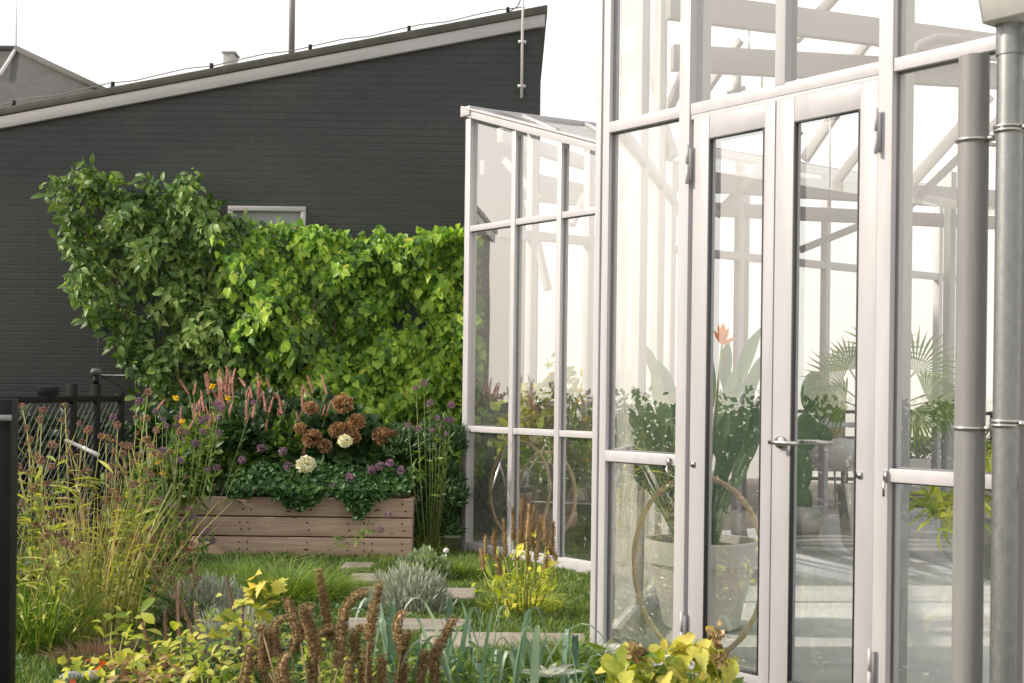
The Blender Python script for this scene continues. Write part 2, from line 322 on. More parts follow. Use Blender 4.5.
so = bpy.data.objects.new('sun', sl); col.objects.link(so); so.rotation_euler = SUN.to_track_quat('Z', 'Y').to_euler()
cam = bpy.data.cameras.new('camera'); co = bpy.data.objects.new('camera', cam); col.objects.link(co); sc.camera = co
cam.sensor_width = 36; cam.lens = F/1024*36; cam.shift_y = (CY-341.5)/1024; cam.clip_end = 3000; cam.clip_start = .05
co.matrix_world = Matrix.Translation((0, 0, H)) @ Matrix.Rotation(R(90), 4, 'X') @ Matrix.Rotation(ROLL, 4, 'Z')
cam.dof.use_dof = True; cam.dof.focus_distance = 8.2; cam.dof.aperture_fstop = 5.0
sc.view_settings.view_transform = 'Standard'; sc.view_settings.look = 'None'; sc.view_settings.exposure = 0

# ------------------------------------------------------------------ setting
def sheet(name, pts, z, mat):
    mb = MB(); mb.add([(p[0], p[1], z) for p in pts], [tuple(range(len(pts)))]); o = mb.build(name, mat); return tag(o, kind='structure')
M['far'] = pmat('pale_hazy_ground', (.52, .49, .45), (.46, .44, .40), .05, .95)  # distant haze is put into this pale ground colour
M['earth'] = pmat('garden_earth', (.035, .045, .018), (.07, .075, .03), 3, .95, bump=.6, bscale=25)
sheet('distant_ground', [(-1500, -300), (1500, -300), (1500, 2500), (-1500, 2500)], -.06, M['far'])
sheet('garden_soil', [(-9, -3), (5, -3), (5, 0), HP(.0, -.02)[:2], HP(-1.45, VL-.02)[:2], HP(-3.72, VL-.02)[:2], (.3, 12), (-9, 12)], 0.0, M['earth'])
hall = [HP(UC, VL), HP(UJ, VL), HP(0, 0), HP(3.6, 0), HP(3.6, 9), HP(UC, 9)]
fl = MB(); n = len(hall)
fl.add([p+Vector((0, 0, z)) for z in (-.05, .012) for p in hall], [tuple(range(n))[::-1], tuple(range(n, 2*n))]+[(i, (i+1) % n, n+(i+1) % n, n+i) for i in range(n)])
tag(fl.build('greenhouse_floor', M['floor_in']), kind='structure')
# terrace boards beyond the end wall
dk = MB()
for i in range(34):
    u0 = UC-.10-i*.15; a, b = HP(u0, VL+1.3, -.03), HP(u0, 11, -.03); dk.bar(a, b, .135, .045, U)
tag(dk.build('terrace_deck', M['deck'], bevel=.004), kind='structure')

# ------------------------------------------------------------------ greenhouse
gh = thing('greenhouse', 'large white aluminium framed glass greenhouse with double doors on the right', 'greenhouse', HP(0, 0))
FR = 'frame'
def member(name, a, b, w, d, v=0.0, wd=None, mat='frame', parent=None, bev=.004):
    """bar in a facade plane, a and b as (u, z)"""
    mb = MB(); mb.bar(HP(a[0], v, a[1]), HP(b[0], v, b[1]), w, d, wd); return mb.build(name, mat, parent or gh, bevel=bev)
def pane(u0, u1, z0, z1, v=0.0, mat='glass', parent=None, z1b=None):
    mb = MB(); mb.add([HP(u0, v, z0), HP(u1, v, z0), HP(u1, v, z1b if z1b is not None else z1), HP(u0, v, z1)], [(0, 1, 2, 3)])
    return mb.build('glass_pane', mat, parent or gh)
TOP = 3.95
uM1 = onF(688.5, 300)[0]; uT = onF(785, 150)[0]; uM2 = onF(889.5, 300)[0]; uM3 = 2.21
wm = .064
# corner post: two profiles with a shadow gap
member('corner_post', (-.020, 0), (-.020, TOP), .036, .075, 0); member('corner_post', (.026, 0), (.026, TOP), .046, .060, .0)
member('corner_seal', (.002, .02), (.002, TOP), .010, .05, 0, mat='seal', bev=0)
for u in (uM1, uM2, uM3, 2.85, 3.5): member('mullion', (u, 0), (u, TOP), wm, .080, 0)
member('mullion', (uT, ZR2+.018), (uT, TOP), wm-.010, .074, 0)
# head rail and low rail
def rail(u0, u1, z, v=0.0, h=.05, d=.070): return member('rail', (u0, z), (u1, z), h, d, v, Vector((0, 0, 1)))
for a, b in ((.05, uM1-wm/2), (uM1+wm/2, uM2-wm/2), (uM2+wm/2, uM3-wm/2), (uM3+wm/2, 2.85-wm/2), (2.85+wm/2, 3.5-wm/2)):
    rail(a, b, ZR2)
    if a != uM1+wm/2: rail(a, b, ZR3); rail(a, b, .035, h=.07)
member('top_rail', (-.04, TOP), (3.55, TOP), .08, .085, 0, Vector((0, 0, 1)))
for a, b in ((.05, uM1-wm/2), (uM2+wm/2, uM3-wm/2), (uM3+wm/2, 2.85-wm/2), (2.85+wm/2, 3.5-wm/2)):
    g = 'glass' if a < .5 else 'glass_clear'
    pane(a, b, .07, ZR3-.025, mat=g); pane(a, b, ZR3+.025, ZR2-.025, mat=g); pane(a, b, ZR2+.025, TOP-.04, mat='glass_clear')
    for z in (ZR3+.029, ZR2+.029, ZR3-.029, ZR2-.029): member('glazing_seal', (a, z), (b, z), .005, .012, -.004, Vector((0, 0, 1)), 'seal_grey', bev=0)
    for uu in (a+.003, b-.003): member('glazing_seal', (uu, .08), (uu, TOP-.04), .004, .012, -.004, None, 'seal_grey', bev=0)
pane(uM1+wm/2, uT-wm/2, ZR2+.025, TOP-.04, mat='glass_clear'); pane(uT+wm/2, uM2-wm/2, ZR2+.025, TOP-.04, mat='glass_clear')
# double door
dl0, dl1, dr1 = onF(696.5, 400)[0], onF(778.5, 400)[0], onF(881, 400)[0]
DT = onF(760, 107)[1]; DB = .05
member('door_frame', (uM1+wm/2+.004, ZR2-.036), (uM2-wm/2-.004, ZR2-.036), .02, .068, 0, Vector((0, 0, 1)), 'frame')
member('door_shadow_gap', (uM1+wm/2+.002, .02), (uM1+wm/2+.002, ZR2-.05), .010, .03, .012, None, 'seal', bev=0)
member('door_shadow_gap', (uM2-wm/2-.002, .02), (uM2-wm/2-.002, ZR2-.05), .010, .03, .012, None, 'seal', bev=0)
member('door_shadow_gap', (uM1+wm/2, ZR2-.05), (uM2-wm/2, ZR2-.05), .012, .03, .012, Vector((0, 0, 1)), 'seal_grey', bev=0)
member('threshold', (uM1+wm/2, .025), (uM2-wm/2, .025), .03, .10, 0, Vector((0, 0, 1)), 'steel')
def leaf(u0, u1, g0, g1, hinge_u, hx):
    gz1 = DT-.098; gz0 = onF(740, 669)[1]
    lf = MB()                                     # stiles and rails of the leaf in one casting
    v = -.016; d = .044
    lf.bar(HP((u0+g0)/2, v, DB), HP((u0+g0)/2, v, DT), g0-u0, d, U); lf.bar(HP((u1+g1)/2, v, DB), HP((u1+g1)/2, v, DT), u1-g1, d, U)
    lf.bar(HP(g0, v, (gz1+DT)/2), HP(g1, v, (gz1+DT)/2), DT-gz1, d-.003, (0, 0, 1)); lf.bar(HP(g0, v, (gz0+DB)/2), HP(g1, v, (gz0+DB)/2), gz0-DB, d-.003, (0, 0, 1))
    door = lf.build('door', 'doorpaint', gh, bevel=.0016)
    pane(g0, g1, gz0, gz1, -.005, 'glass_door' if g0 < 1.0 else 'glass_clear', door)
    sb = MB()
    for a, b in ((g0, gz0), (g1, gz1)): pass
    sb.bar(HP(g0+.004, -.03, gz0), HP(g0+.004, -.03, gz1), .008, .02, U); sb.bar(HP(g1-.004, -.03, gz0), HP(g1-.004, -.03, gz1), .006, .02, U)
    sb.bar(HP(g0+.008, -.03, gz1-.004), HP(g1-.007, -.03, gz1-.004), .008, .018, (0, 0, 1)); sb.bar(HP(g0+.008, -.03, gz0+.004), HP(g1-.007, -.03, gz0+.004), .008, .018, (0, 0, 1))
    sb.build('glazing_seal', 'seal', door)
    for z in (DT-.20, .21, ):
        hb = MB()
        for k, (za, zb) in enumerate(((z-.085, z-.002), (z+.002, z+.085))): hb.tube([HP(hinge_u, -.062, za), HP(hinge_u, -.062, zb)], .008, 12)
        hb.bar(HP(hinge_u, -.05, z-.07), HP(hinge_u, -.05, z+.07), .02, .022, U); hb.build('hinge', 'frame', door, bevel=0)
    lk = MB(); zz = onF(*hx)[1]; uu = onF(*hx)[0]; lk.bar(HP(uu-.011, -.041, zz), HP(uu+.011, -.041, zz), .022, .010, (0, 0, 1)); lk.tube([HP(uu, -.045, zz), HP(uu, -.050, zz)], .004, 10); lk.build('latch', 'steel', door)
    return door
M['glass_door'] = glassmat('door_leaf_glass', 3.0, .15, .03)
g = lambda x: onF(x, 400)[0]
L1 = leaf(dl0, dl1-.003, g(712), g(767.5), dl0-.012, (699.5, 464))
L2 = leaf(dl1+.003, dr1, g(797), g(863), dr1+.010, (866, 475))
hd = MB(); hu, hz_ = onF(788, 442)
hd.tube([HP(hu, -.043, hz_), HP(hu, -.052, hz_)], .026, 24); hd.tube([HP(hu, -.05, hz_), HP(hu, -.10, hz_)], .009, 12)
hd.tube([HP(hu-.012, -.098, hz_), HP(hu+.03, -.10, hz_), HP(hu+.13, -.098, hz_-.001)], [.010, .010, .009], 12)
hd.build('handle', 'steel', L2, True)
hi = MB(); hi.tube([HP(hu, .03, hz_), HP(hu, .08, hz_)], .009, 12); hi.tube([HP(hu, .08, hz_), HP(hu+.05, .085, hz_), HP(hu+.16, .08, hz_)], .009, 12); hi.build('handle', 'steel', L2, True)
# stay hooks on the rails
for px, py in ((676, 462), (893, 476)):
    k = MB(); uu, zz = onF(px, py); k.bar(HP(uu, -.045, zz+.02), HP(uu, -.045, zz-.02), .012, .012, U); k.tube([HP(uu, -.055, zz-.015), HP(uu, -.055, zz-.075)], .005, 8); k.build('stay_hook', 'steel', gh)

# left section
zt = lambda u: 3.36 + (u-UC)*(2.86-3.36)/1.62
um = [onF(x, 350, VL)[0] for x in (515, 561)]
ml = [UC]+um+[um[1]+.62]
for i, u in enumerate(ml):
    member('mullion', (u, 0), (u, zt(u)-.03), .050 if i else .065, .072, VL)
member('mullion', (UJ-.02, 0), (UJ-.02, zt(UJ)-.02), .05, .072, VL)
ml2 = ml+[UJ-.02]
for i in range(len(ml2)-1):
    a, b = ml2[i]+.027, ml2[i+1]-.027
    for z in (ZR2, ZR3): rail(a, b, z, VL, .045, .062)
    rail(a, b, .04, VL, .08, .062)
    pane(a, b, .08, ZR3-.022, VL); pane(a, b, ZR3+.022, ZR2-.022, VL); pane(a, b, ZR2+.022, zt(a)-.05, VL, 'glass', None, zt(b)-.05)
    for z in (ZR3-.026, ZR2-.026): member('glazing_seal', (a, z), (b, z), .005, .012, VL-.004, Vector((0, 0, 1)), 'seal_grey', bev=0)
    member('glazing_seal', (a+.003, .08), (a+.003, zt(a)-.06), .004, .012, VL-.004, None, 'seal_grey', bev=0)
member('verge_rail', (UC-.06, zt(UC-.06)+.01), (UJ, zt(UJ)+.01), .055, .10, VL, Vector((0, 0, 1)))
member('verge_cap', (UC-.06, zt(UC-.06)+.048), (UJ, zt(UJ)+.048), .014, .13, VL, Vector((0, 0, 1)))
# end wall (perpendicular), with rails, posts and glass
vs = [VL+.02]+[VL+.6*i for i in range(1, 12)]
for i, v in enumerate(vs):
    if i == 0: continue
    mb = MB(); mb.bar(HP(UC, v, 0), HP(UC, v, 3.34), .06, .075, N); mb.build('mullion', 'frame', gh, bevel=.004)
for z in (ZR2,): 
    mb = MB(); mb.bar(HP(UC, VL+.03, z), HP(UC, 8.4, z), .07, .06, (0, 0, 1)); mb.build('rail', 'frame', gh, bevel=.004)
for a, b in ((VL+.03, vs[3]-.03), (vs[6]+.03, 8.4)):
    for z, h in ((ZR3, .05), (.04, .08)):
        mb = MB(); mb.bar(HP(UC, a, z), HP(UC, b, z), h, .06, (0, 0, 1)); mb.build('rail', 'frame', gh, bevel=.004)
mb = MB(); mb.bar(HP(UC-.01, VL-.06, 3.385), HP(UC-.01, 8.4, 3.385), .07, .12, (0, 0, 1)); mb.build('eave_beam', 'frame', gh, bevel=.004)
for i in range(len(vs)-1):
    mb = MB(); a, b = vs[i], vs[i+1]
    z0 = ZR3+.025
    if not (2 < i < 6): mb.add([HP(UC, a, .08), HP(UC, b, .08), HP(UC, b, ZR3-.025), HP(UC, a, ZR3-.025)], [(0, 1, 2, 3)]); mb.add([HP(UC, a, z0), HP(UC, b, z0), HP(UC, b, ZR2-.035), HP(UC, a, ZR2-.035)], [(0, 1, 2, 3)])
    mb.add([HP(UC, a, ZR2+.035), HP(UC, b, ZR2+.035), HP(UC, b, 3.34), HP(UC, a, 3.34)], [(0, 1, 2, 3)])
    mb.build('glass_pane', 'glass_roof', gh)
# oblique return wall from the near corner to the left section
A, B = HP(0.02, .06), HP(UJ, VL-.0); dv = (B-A).normalized(); ln = (B-A).length
for t in (.8, 1.6):
    mb = MB(); p = A+dv*t; mb.bar(p, p+Vector((0, 0, TOP-.1)), .05, .07, dv); mb.build('mullion', 'frame', gh, bevel=.004)
for z, h in ((ZR3, .05), (ZR2, .05), (.06, .12), (TOP-.06, .08)):
    mb = MB(); mb.bar(A+dv*.02+Vector((0, 0, z)), B+Vector((0, 0, z)), h, .06, (0, 0, 1)); mb.build('rail', 'frame', gh, bevel=.004)
for z0, z1 in ((.12, ZR3-.02), (ZR3+.02, ZR2-.02), (ZR2+.02, TOP-.1)):
    mb = MB(); mb.add([A+Vector((0, 0, z0)), B+Vector((0, 0, z0)), B+Vector((0, 0, z1)), A+Vector((0, 0, z1))], [(0, 1, 2, 3)]); mb.build('glass_pane', 'glass_side', gh)
# inner column and its braces behind the corner
def pxbar(name, x0, y0, Y0, x1, y1, Y1, w, d, mat='beam', wd=None, par=None):
    mb = MB(); mb.bar(W(x0, y0, Y0), W(x1, y1, Y1), w, d, wd or ((0, 0, 1) if abs(x1-x0) > 5 else None)); return mb.build(name, mat, par or gh, bevel=.004)
c0 = HP(.17, .42); mb = MB(); mb.bar(c0, c0+Vector((0, 0, 3.9)), .085, .11, U); mb.build('column', 'column', gh, bevel=.006)
cu = onF(899, 300, .22)[0]; mb = MB(); mb.bar(HP(cu, .22, .012), HP(cu, .22, 3.9), .055, .09, U); mb.build('column', 'column', gh, bevel=.004)
def hbeam(name, x0, y0, Y0, x1, y1, h, d, mat='beam'):
    a, b = ab(x0, y0); a1, b1 = ab(x1, y1); pxbar(name, x0, y0, Y0, x1, y1, Y0*b/b1, h, d, mat)
hbeam('tie_beam', 668, 5, 7.7, 1060, 56, .16, .06); hbeam('tie_beam', 672, 58, 8.3, 1060, 80, .155, .07)
hbeam('tie_beam', 640, 178, 11.2, 1060, 204, .17, .08); hbeam('tie_beam', 640, 206, 12.0, 1060, 226, .12, .08)
hbeam('tie_beam', 480, 168, 12.0, 640, 205, .13, .08); hbeam('tie_beam', 480, 190, 12.2, 640, 206, .11, .08); hbeam('tie_beam', 500, 135, 11.2, 640, 182, .12, .06)
for x0, y0, x1, y1, Y, w in ((641, 60, 672, 158, 8.2, .075), (664, 120, 690, 60, 8.4, .05), (804, 160, 850, 92, 10.8, .075), (833, 186, 905, 92, 11, .07),
                             (905, 190, 990, 95, 10.5, .085), (905, 210, 1000, 118, 11, .06), (851, 63, 905, -6, 9.5, .06), (716, 215, 800, 130, 11.5, .07), (795, 40, 850, -20, 9, .06),
                             (700, 100, 740, 40, 9.8, .05), (800, 250, 862, 225, 12.4, .06), (505, 160, 540, 200, 11.5, .06), (585, 195, 572, 225, 11.8, .05), (528, 200, 548, 290, 11.5, .05)):
    pxbar('truss_brace', x0, y0, Y, x1, y1, Y-.25, w, .05)
for x, Y in ((742, 13.2), (905, 13.6), (948, 12.4)):
    p = W(x, 390, Y); mb = MB(); mb.bar((p.x, p.y, .01), (p.x, p.y, 3.3), .08, .08, U); mb.build('column', 'beam' if x < 800 else 'column', gh, bevel=.006)
# hanging cable and sprinkler on the second tie beam
for x, y0, y1, Y in ((749, 30, 55, 9.0), (762, 62, 88, 9.1), (830, 80, 205, 10)):
    mb = MB(); mb.tube([W(x, y0, Y), W(x, y1, Y)], .006, 6); mb.build('drop_rod', 'steel', gh)
mb = MB(); mb.tube([W(727, 92, 9), W(745, 88, 9)], .018, 8); mb.tube([W(737, 75, 9), W(737, 92, 9)], .03, 8); mb.build('roof_motor', 'beam', gh)
mb = MB(); mb.tube([W(905, 62, 8), W(921, 44, 8), W(938, 38, 8), W(1000, 44, 8)], .03, 10); mb.build('duct', 'beam', gh, True)
# roof: rafters and glass over both parts
z1 = 3.40
def roofpane(a, b, c, d): mb = MB(); mb.add([a, b, c, d], [(0, 1, 2, 3)]); return mb.build('roof_pane', 'glass_top', gh)
rz = lambda v: 3.42 + min(v-VL, 9-v)*.42 if v > VL else 3.42
back = HP(UC, VL, 3.42)
# triangular lean-to glazing over the left section, high edge at the rear
hi0 = HP(UC-.03, VL, 3.41); hi1 = W(640, 131, 10.9)
mb = MB(); mb.bar(hi0, hi1, .035, .05, (0, 0, 1)); mb.build('roof_edge', 'frame', gh, bevel=.003)
mb = MB(); mb.add([hi0, HP(UJ, VL, zt(UJ)+.05), hi1], [(0, 1, 2)]); mb.build('roof_pane', 'glass_roof', gh)
for f0, f1 in ((.30, .35), (.52, .72)):
    p = hi0.lerp(hi1, f1-.05); q = HP(UC+(UJ-UC)*(f1+.12), VL, zt(UC+(UJ-UC)*(f1+.12))+.05)
    mb = MB(); mb.bar(p, q, .03, .03, (0, 0, 1)); mb.build('glazing_bar', 'frame', gh)
for i in range(7):
    u = UJ+.06+i*.8
    v0 = VL if u < UJ else max(0, (-u)*VL/1.45 if u < 0 else 0)
    zs = TOP
    mb = MB(); mb.bar(HP(u, v0+.05, zs), HP(u, 4.6, zs+1.1), .08, .05, (0, 0, 1)); mb.bar(HP(u, 4.6, zs+1.1), HP(u, 9, zs), .08, .05, (0, 0, 1)); mb.build('rafter', 'frame', gh)
mb = MB(); mb.bar(HP(UJ, 4.6, TOP+1.14), HP(3.6, 4.6, TOP+1.14), .1, .07, (0, 0, 1)); mb.build('ridge_beam', 'frame', gh)
roofpane(HP(UJ, VL, TOP+.03), HP(3.6, 0, TOP+.03), HP(3.6, 4.6, TOP+1.16), HP(UJ, 4.6, TOP+1.16)); roofpane(HP(UJ, 4.6, TOP+1.16), HP(3.6, 4.6, TOP+1.16), HP(3.6, 9, TOP+.03), HP(UJ, 9, TOP+.03))
roofpane(HP(UC, VL+.2, 3.43), HP(UJ, VL+.2, zt(UJ)+.02), HP(UJ, 9, zt(UJ)+.02), HP(UC, 9, 3.43))
# back wall of the hall
for i in range(10):
    u = UC+i*.8; mb = MB(); mb.bar(HP(u, 9, 0), HP(u, 9, TOP), .07, .07, U); mb.build('mullion', 'frame', gh)
for z in (.05, ZR3, ZR2, TOP):
    mb = MB(); mb.bar(HP(UC, 9, z), HP(3.6, 9, z), .06, .06, (0, 0, 1)); mb.build('rail', 'frame', gh)
pane(UC, 3.6, .08, TOP-.03, 9, 'glass_roof')
# thin wire bracing behind the left panes
mb = MB(); mb.tube([W(466, 560, 10.2), W(468, 200, 10.2)], .001, 4)
for a, b in (((548, 440), (497, 520)), ((505, 447), (487, 505))):
    mb2 = MB(); mb2.tube([W(*a, 10.1), W(*b, 10.0)], .008, 8); o = mb2.build('leaning_rod', 'steel', None)
    tag(o, 'grey metal rod leaning across the larger cane hoop' if a[0] == 548 else 'thin grey rod leaning by the left corner post inside the glass', 'rod')

# gutter and rainwater pipes
gt = thing('rain_gutter', 'square pale grey roof gutter with end cap in the top right corner', 'gutter', HP(2.0, -.2, 2.7))
def pipe(name, label, px, v, r, ztop, mat, clampz, par=None):
    uu = onF(px, 340, v)[0]; c = HP(uu, v); t = thing(name, label, 'drain pipe', c)
    mb = MB(); mb.tube([c+Vector((0, 0, 0)), c+Vector((0, 0, ztop))], r, 40, cap=False)
    mb.tube([c+Vector((0, 0, ztop-.001)), c+Vector((0, 0, ztop-.2))], r-.004, 40, cap=False); mb.build('pipe', mat, t, True)
    for z in clampz:
        k = MB(); th = [2*math.pi*j/36 for j in range(36)]
        for dz in ((-.007, .007) if mat == 'galv' else (0,)): k.tube([c+Vector((math.cos(a)*(r+.004), math.sin(a)*(r+.004), z+dz)) for a in th], .0065, 8, closed=True)
        k.bar(c+U*(r)+Vector((0, 0, z)), c+U*(r+.028)+Vector((0, 0, z)), .02, .02, (0, 0, 1)); k.bar(c+N*r+Vector((0, 0, z)), HP(uu, -.03, z), .012, .012, (0, 0, 1))
        k.build('clamp', 'steel', t, True)
    return c, uu
zc1 = onF(972, 141, -.16)[1]; zc2 = onF(972, 428, -.16)[1]; ztp = onF(972, 57, -.16)[1]
pipe('drain_pipe', 'wide smooth mid-grey plastic pipe, the left of two beside the doors', 971, -.16, .0515, ztp, 'pvc', (zc1, zc2))
c2, u2 = pipe('drain_pipe', 'narrower mottled galvanised steel pipe under the roof gutter', 1007, -.16, .043, onF(1008, 22, -.16)[1], 'galv', (zc1+.02, zc2+.02))
mb = MB(); c = c2; zt2 = onF(1008, 50, -.16)[1]; mb.tube([c+Vector((0, 0, zt2-.02)), c+Vector((0, 0, zt2+.16))], .047, 36, cap=False); mb.build('pipe_collar', 'galv', bpy.data.objects['drain_pipe.001'], True)
gz = onF(1008, 26, -.16)[1]
ug0 = onF(990, 10, -.22)[0]
prof = [(-.10, 0), (-.14, .12), (-.125, .12), (-.125, .14), (.03, .14), (.03, .0)]
mb = MB(); k = len(prof)
vs_ = [HP(uu, -.16+a, gz+b) for uu in (ug0, ug0+2.0) for a, b in prof]; mb.add(vs_, [tuple(range(k)), tuple(range(k, 2*k))[::-1]]+[(i, (i+1) % k, k+(i+1) % k, k+i) for i in range(k)])
mb.build('gutter_trough', 'galv_light', gt) if 'galv_light' in M else mb.build('gutter_trough', pmat('pale_zinc', (.62, .61, .59), (.5, .49, .48), 9, .4, .2), gt, bevel=.004)
mb = MB(); mb.bar(HP(ug0+.06, -.26, gz+.02), HP(ug0+.06, -.29, gz+.12), .03, .012, U); mb.bar(HP(ug0+.0, -.30, gz+.125), HP(ug0+2, -.30, gz+.125), .02, .02, (0, 0, 1)); mb.build('gutter_bracket', 'steel', gt)

# ------------------------------------------------------------------ cane hoops
def hoop(label, cx, cy, v, r, tilt=0, squash=1.0):
    u, z = onF(cx, cy, v); mb = MB(); pts = []
    for i in range(72):
        a = 2*math.pi*i/72; rr = r*(1+.012*math.sin(2*a+tilt)+.008*math.sin(3*a)); pts.append(HP(u+rr*math.cos(a)*squash, v+.012*math.sin(a), z+rr*math.sin(a)))
    mb.tube(pts, [.0125+.0015*math.sin(i*1.3) for i in range(72)], 10, closed=True)
    t = thing('cane_hoop', label, 'hoop', HP(u, v, z), 'bent cane hoops inside the greenhouse'); mb.build('ring', 'rattan', t, True)
    c = MB(); c.tube([HP(u, v, z+r), HP(u, v, z+r+.12)], .003, 5); c.build('cord', 'rope', t)
hoop('large pale cane hoop hanging in front of the big pot by the doors', 696, 566, .12, .405)
hoop('bent cane hoop behind the left section, nearer its corner post', 519, 490, VL+.12, .36)
hoop('bent cane hoop behind the left section, the one against the dark box', 546, 496, VL+.22, .33, 1)

# ------------------------------------------------------------------ big pot with bird of paradise
def potted(name, label, cat, c, r, h, mat, rim=.12, taper=.66):
    t = thing(name, label, cat, c); mb = MB()
    mb.lathe(c, [(0, .012), (r*taper*.96, .012), (r*taper, .03), (r*.90, h-rim), (r*.90, h-rim-.004), (r*.985, h-rim+.004), (r, h-.012), (r-.006, h), (r*.90, h), (r*.88, h-.015), (r*.86, h-.07)], 64)
    mb.build('pot', mat, t, True).modifiers.new('e', 'EDGE_SPLIT')
    s = MB(); s.lathe(c+Vector((0, 0, h-.045)), [(r*.875, 0), (r*.6, .015), (r*.3, .022), (.001, .03)], 40); s.build('soil', 'soil', t, True)
    return t
c = W(702, 540, 7.1); c.z = 0.01
bp_ = potted('potted_strelitzia', 'orange-flowered strelitzia with long paddle leaves in a big pale pot', 'potted plant', c, .302, W(702, 541, 7.1).z, 'pot')
zr = W(702, 541, 7.1).z
def paddle(base, top, ll, wd, facing, mat, par, stalk='stemgreen'):
    base, top = Vector(base), Vector(top); d = (top-base); mid = base.lerp(top, .5)+Vector((0, 0, .04*d.length))
    d2 = (top-mid).normalized(); side = d2.cross(Vector(facing)).normalized(); nrm = side.cross(d2)
    mb = MB(); mb.tube([base, base.lerp(mid, .6), mid, top], [.011, .010, .008, .006], 6)
    n = 9; vs = []
    for i in range(n):
        t = i/(n-1); k = (math.sin(math.pi*t**.75)**.9)*wd/2 if 0 < t < 1 else .003
        p = top + d2*ll*t + Vector((0, 0, -.22*ll*t*t)) - nrm*.05*t*t
        vs += [p - side*k + nrm*k*.45, p, p + side*k + nrm*k*.45]
    fs = []
    for i in range(n-1): b = i*3; fs += [(b, b+1, b+4, b+3), (b+1, b+2, b+5, b+4)]
    mb.add(vs, fs); return mb.build('leaf', mat, par, True)
rg = random.Random(5)
tips = [(630, 392, 6.8), (648, 405, 7.4), (672, 395, 7.4), (710, 375, 6.8), (725, 405, 6.8), (746, 390, 7.0), (760, 415, 7.2), (605, 415, 7.1), (620, 440, 7.0), (735, 470, 6.8), (682, 430, 6.75), (690, 330, 7.2), (728, 330, 7.5), (756, 315, 7.4), (700, 420, 7.3), (740, 365, 7.3), (685, 400, 6.8), (655, 365, 7.2), (618, 375, 7.2), (765, 375, 7.3), (612, 400, 7.0), (622, 350, 7.3), (634, 372, 6.9), (645, 330, 7.4), (652, 395, 6.8), (663, 350, 7.5), (668, 420, 6.8), (676, 375, 7.2), (690, 360, 7.5), (704, 395, 6.9), (712, 345, 7.3), (722, 380, 7.2), (735, 352, 7.4), (742, 410, 6.9), (752, 378, 7.3), (760, 345, 7.4), (768, 400, 7.1), (640, 425, 6.75), (730, 430, 6.8), (750, 440, 7.5), (700, 440, 6.85), (660, 455, 7.0), (718, 460, 7.4)]
for x, y, Y in tips:
    tp = W(x, y, Y); bs = Vector((c.x+(tp.x-c.x)*.16+rg.uniform(-.04, .04), c.y+rg.uniform(-.08, .08), zr-.03)); full = tp-bs
    ll = min(rg.uniform(.36, .52), full.length*.58); root_top = bs + full*(1-ll/full.length*.85); paddle(bs, root_top, ll, rg.uniform(.055, .09), (rg.uniform(-.7, .5), -1, rg.uniform(-.2, .4)), 'strel', bp_)
fb = W(722, 345, 7.05); mb = MB(); mb.tube([Vector((c.x, c.y, zr)), W(712, 450, 7.1), fb], [.010, .009, .007], 6); mb.build('flower_stem', 'stemgreen', bp_)
mb = MB(); inst(mb, T_NARROW, [fb[:]]*6, [(-.15, 0, 1), (.12, 0, 1), (-.4, 0, .8), (.35, -.1, .9), (0, -.2, 1), (.6, 0, .35)], [(0, -1, .1)]*6, [.11, .12, .09, .10, .11, .09]); mb.build('flower', 'orange', bp_)

# ------------------------------------------------------------------ things seen inside and on the terrace
cb = thing('storage_box', 'low dark grey box cabinet with a black base behind the hoops', 'cabinet', W(565, 520, 11.2))
pA, pB = W(528, 484, 10.9), W(612, 486, 10.7); zt_ = pA.z
for z0, z1_, nm, mt in ((.20, zt_, 'box_body', 'cabinet'), (.012, .198, 'box_base', 'black')):
    mb = MB(); mb.bar((pA.x, pA.y, (z0+z1_)/2), (pB.x, pB.y, (z0+z1_)/2), z1_-z0, .5, (0, 0, 1)); mb.build(nm, mt, cb, bevel=.01)
mb = MB(); mb.bar((pA.x+.02, pA.y-.262, zt_-.12), (pB.x, pB.y-.262, zt_-.12), .014, .01, (0, 0, 1)); mb.build('trim_strip', 'whitepl', cb)
dc = thing('round_base', 'flat dark round metal base plate on the floor by the left panes', 'base plate', W(568, 549, 9.9))
pd = G(568, 549, .02); mb = MB(); mb.lathe(pd, [(.0001, 0.02), (.22, .018), (.23, .008), (.23, 0), (.0001, 0)], 48); mb.lathe(pd, [(.02, .02), (.02, .3), (.001, .3)], 16); mb.build('plate', 'black', dc)

def leafy(t, P, T, size, mat, n, spread, up=.4, name='foliage', jit=.6):
    P = np.asarray(P, float); k = RNG.integers(0, len(P), n); Q = P[k] + rs(n, spread); D = unit(rs(n, jit)+np.array([0, 0, up])+ (Q-P.mean(0))*.8)
    mb = MB(); inst(mb, T, Q, D, unit(rs(n, .6)+np.array([-.3, -.5, .9])), size*RNG.uniform(.6, 1.25, n)); return mb.build(name, mat, t)
def stems(t, L, mat, r=.004, name='stems'):
    if len(L) <= 8:
        for pts in L: mb = MB(); mb.tube(pts, np.linspace(r, r*.5, len(pts)), 5); mb.build('stem', mat, t)
        return
    mb = MB()
    for pts in L: mb.tube(pts, np.linspace(r, r*.5, len(pts)), 5)
    return mb.build(name, mat, t)
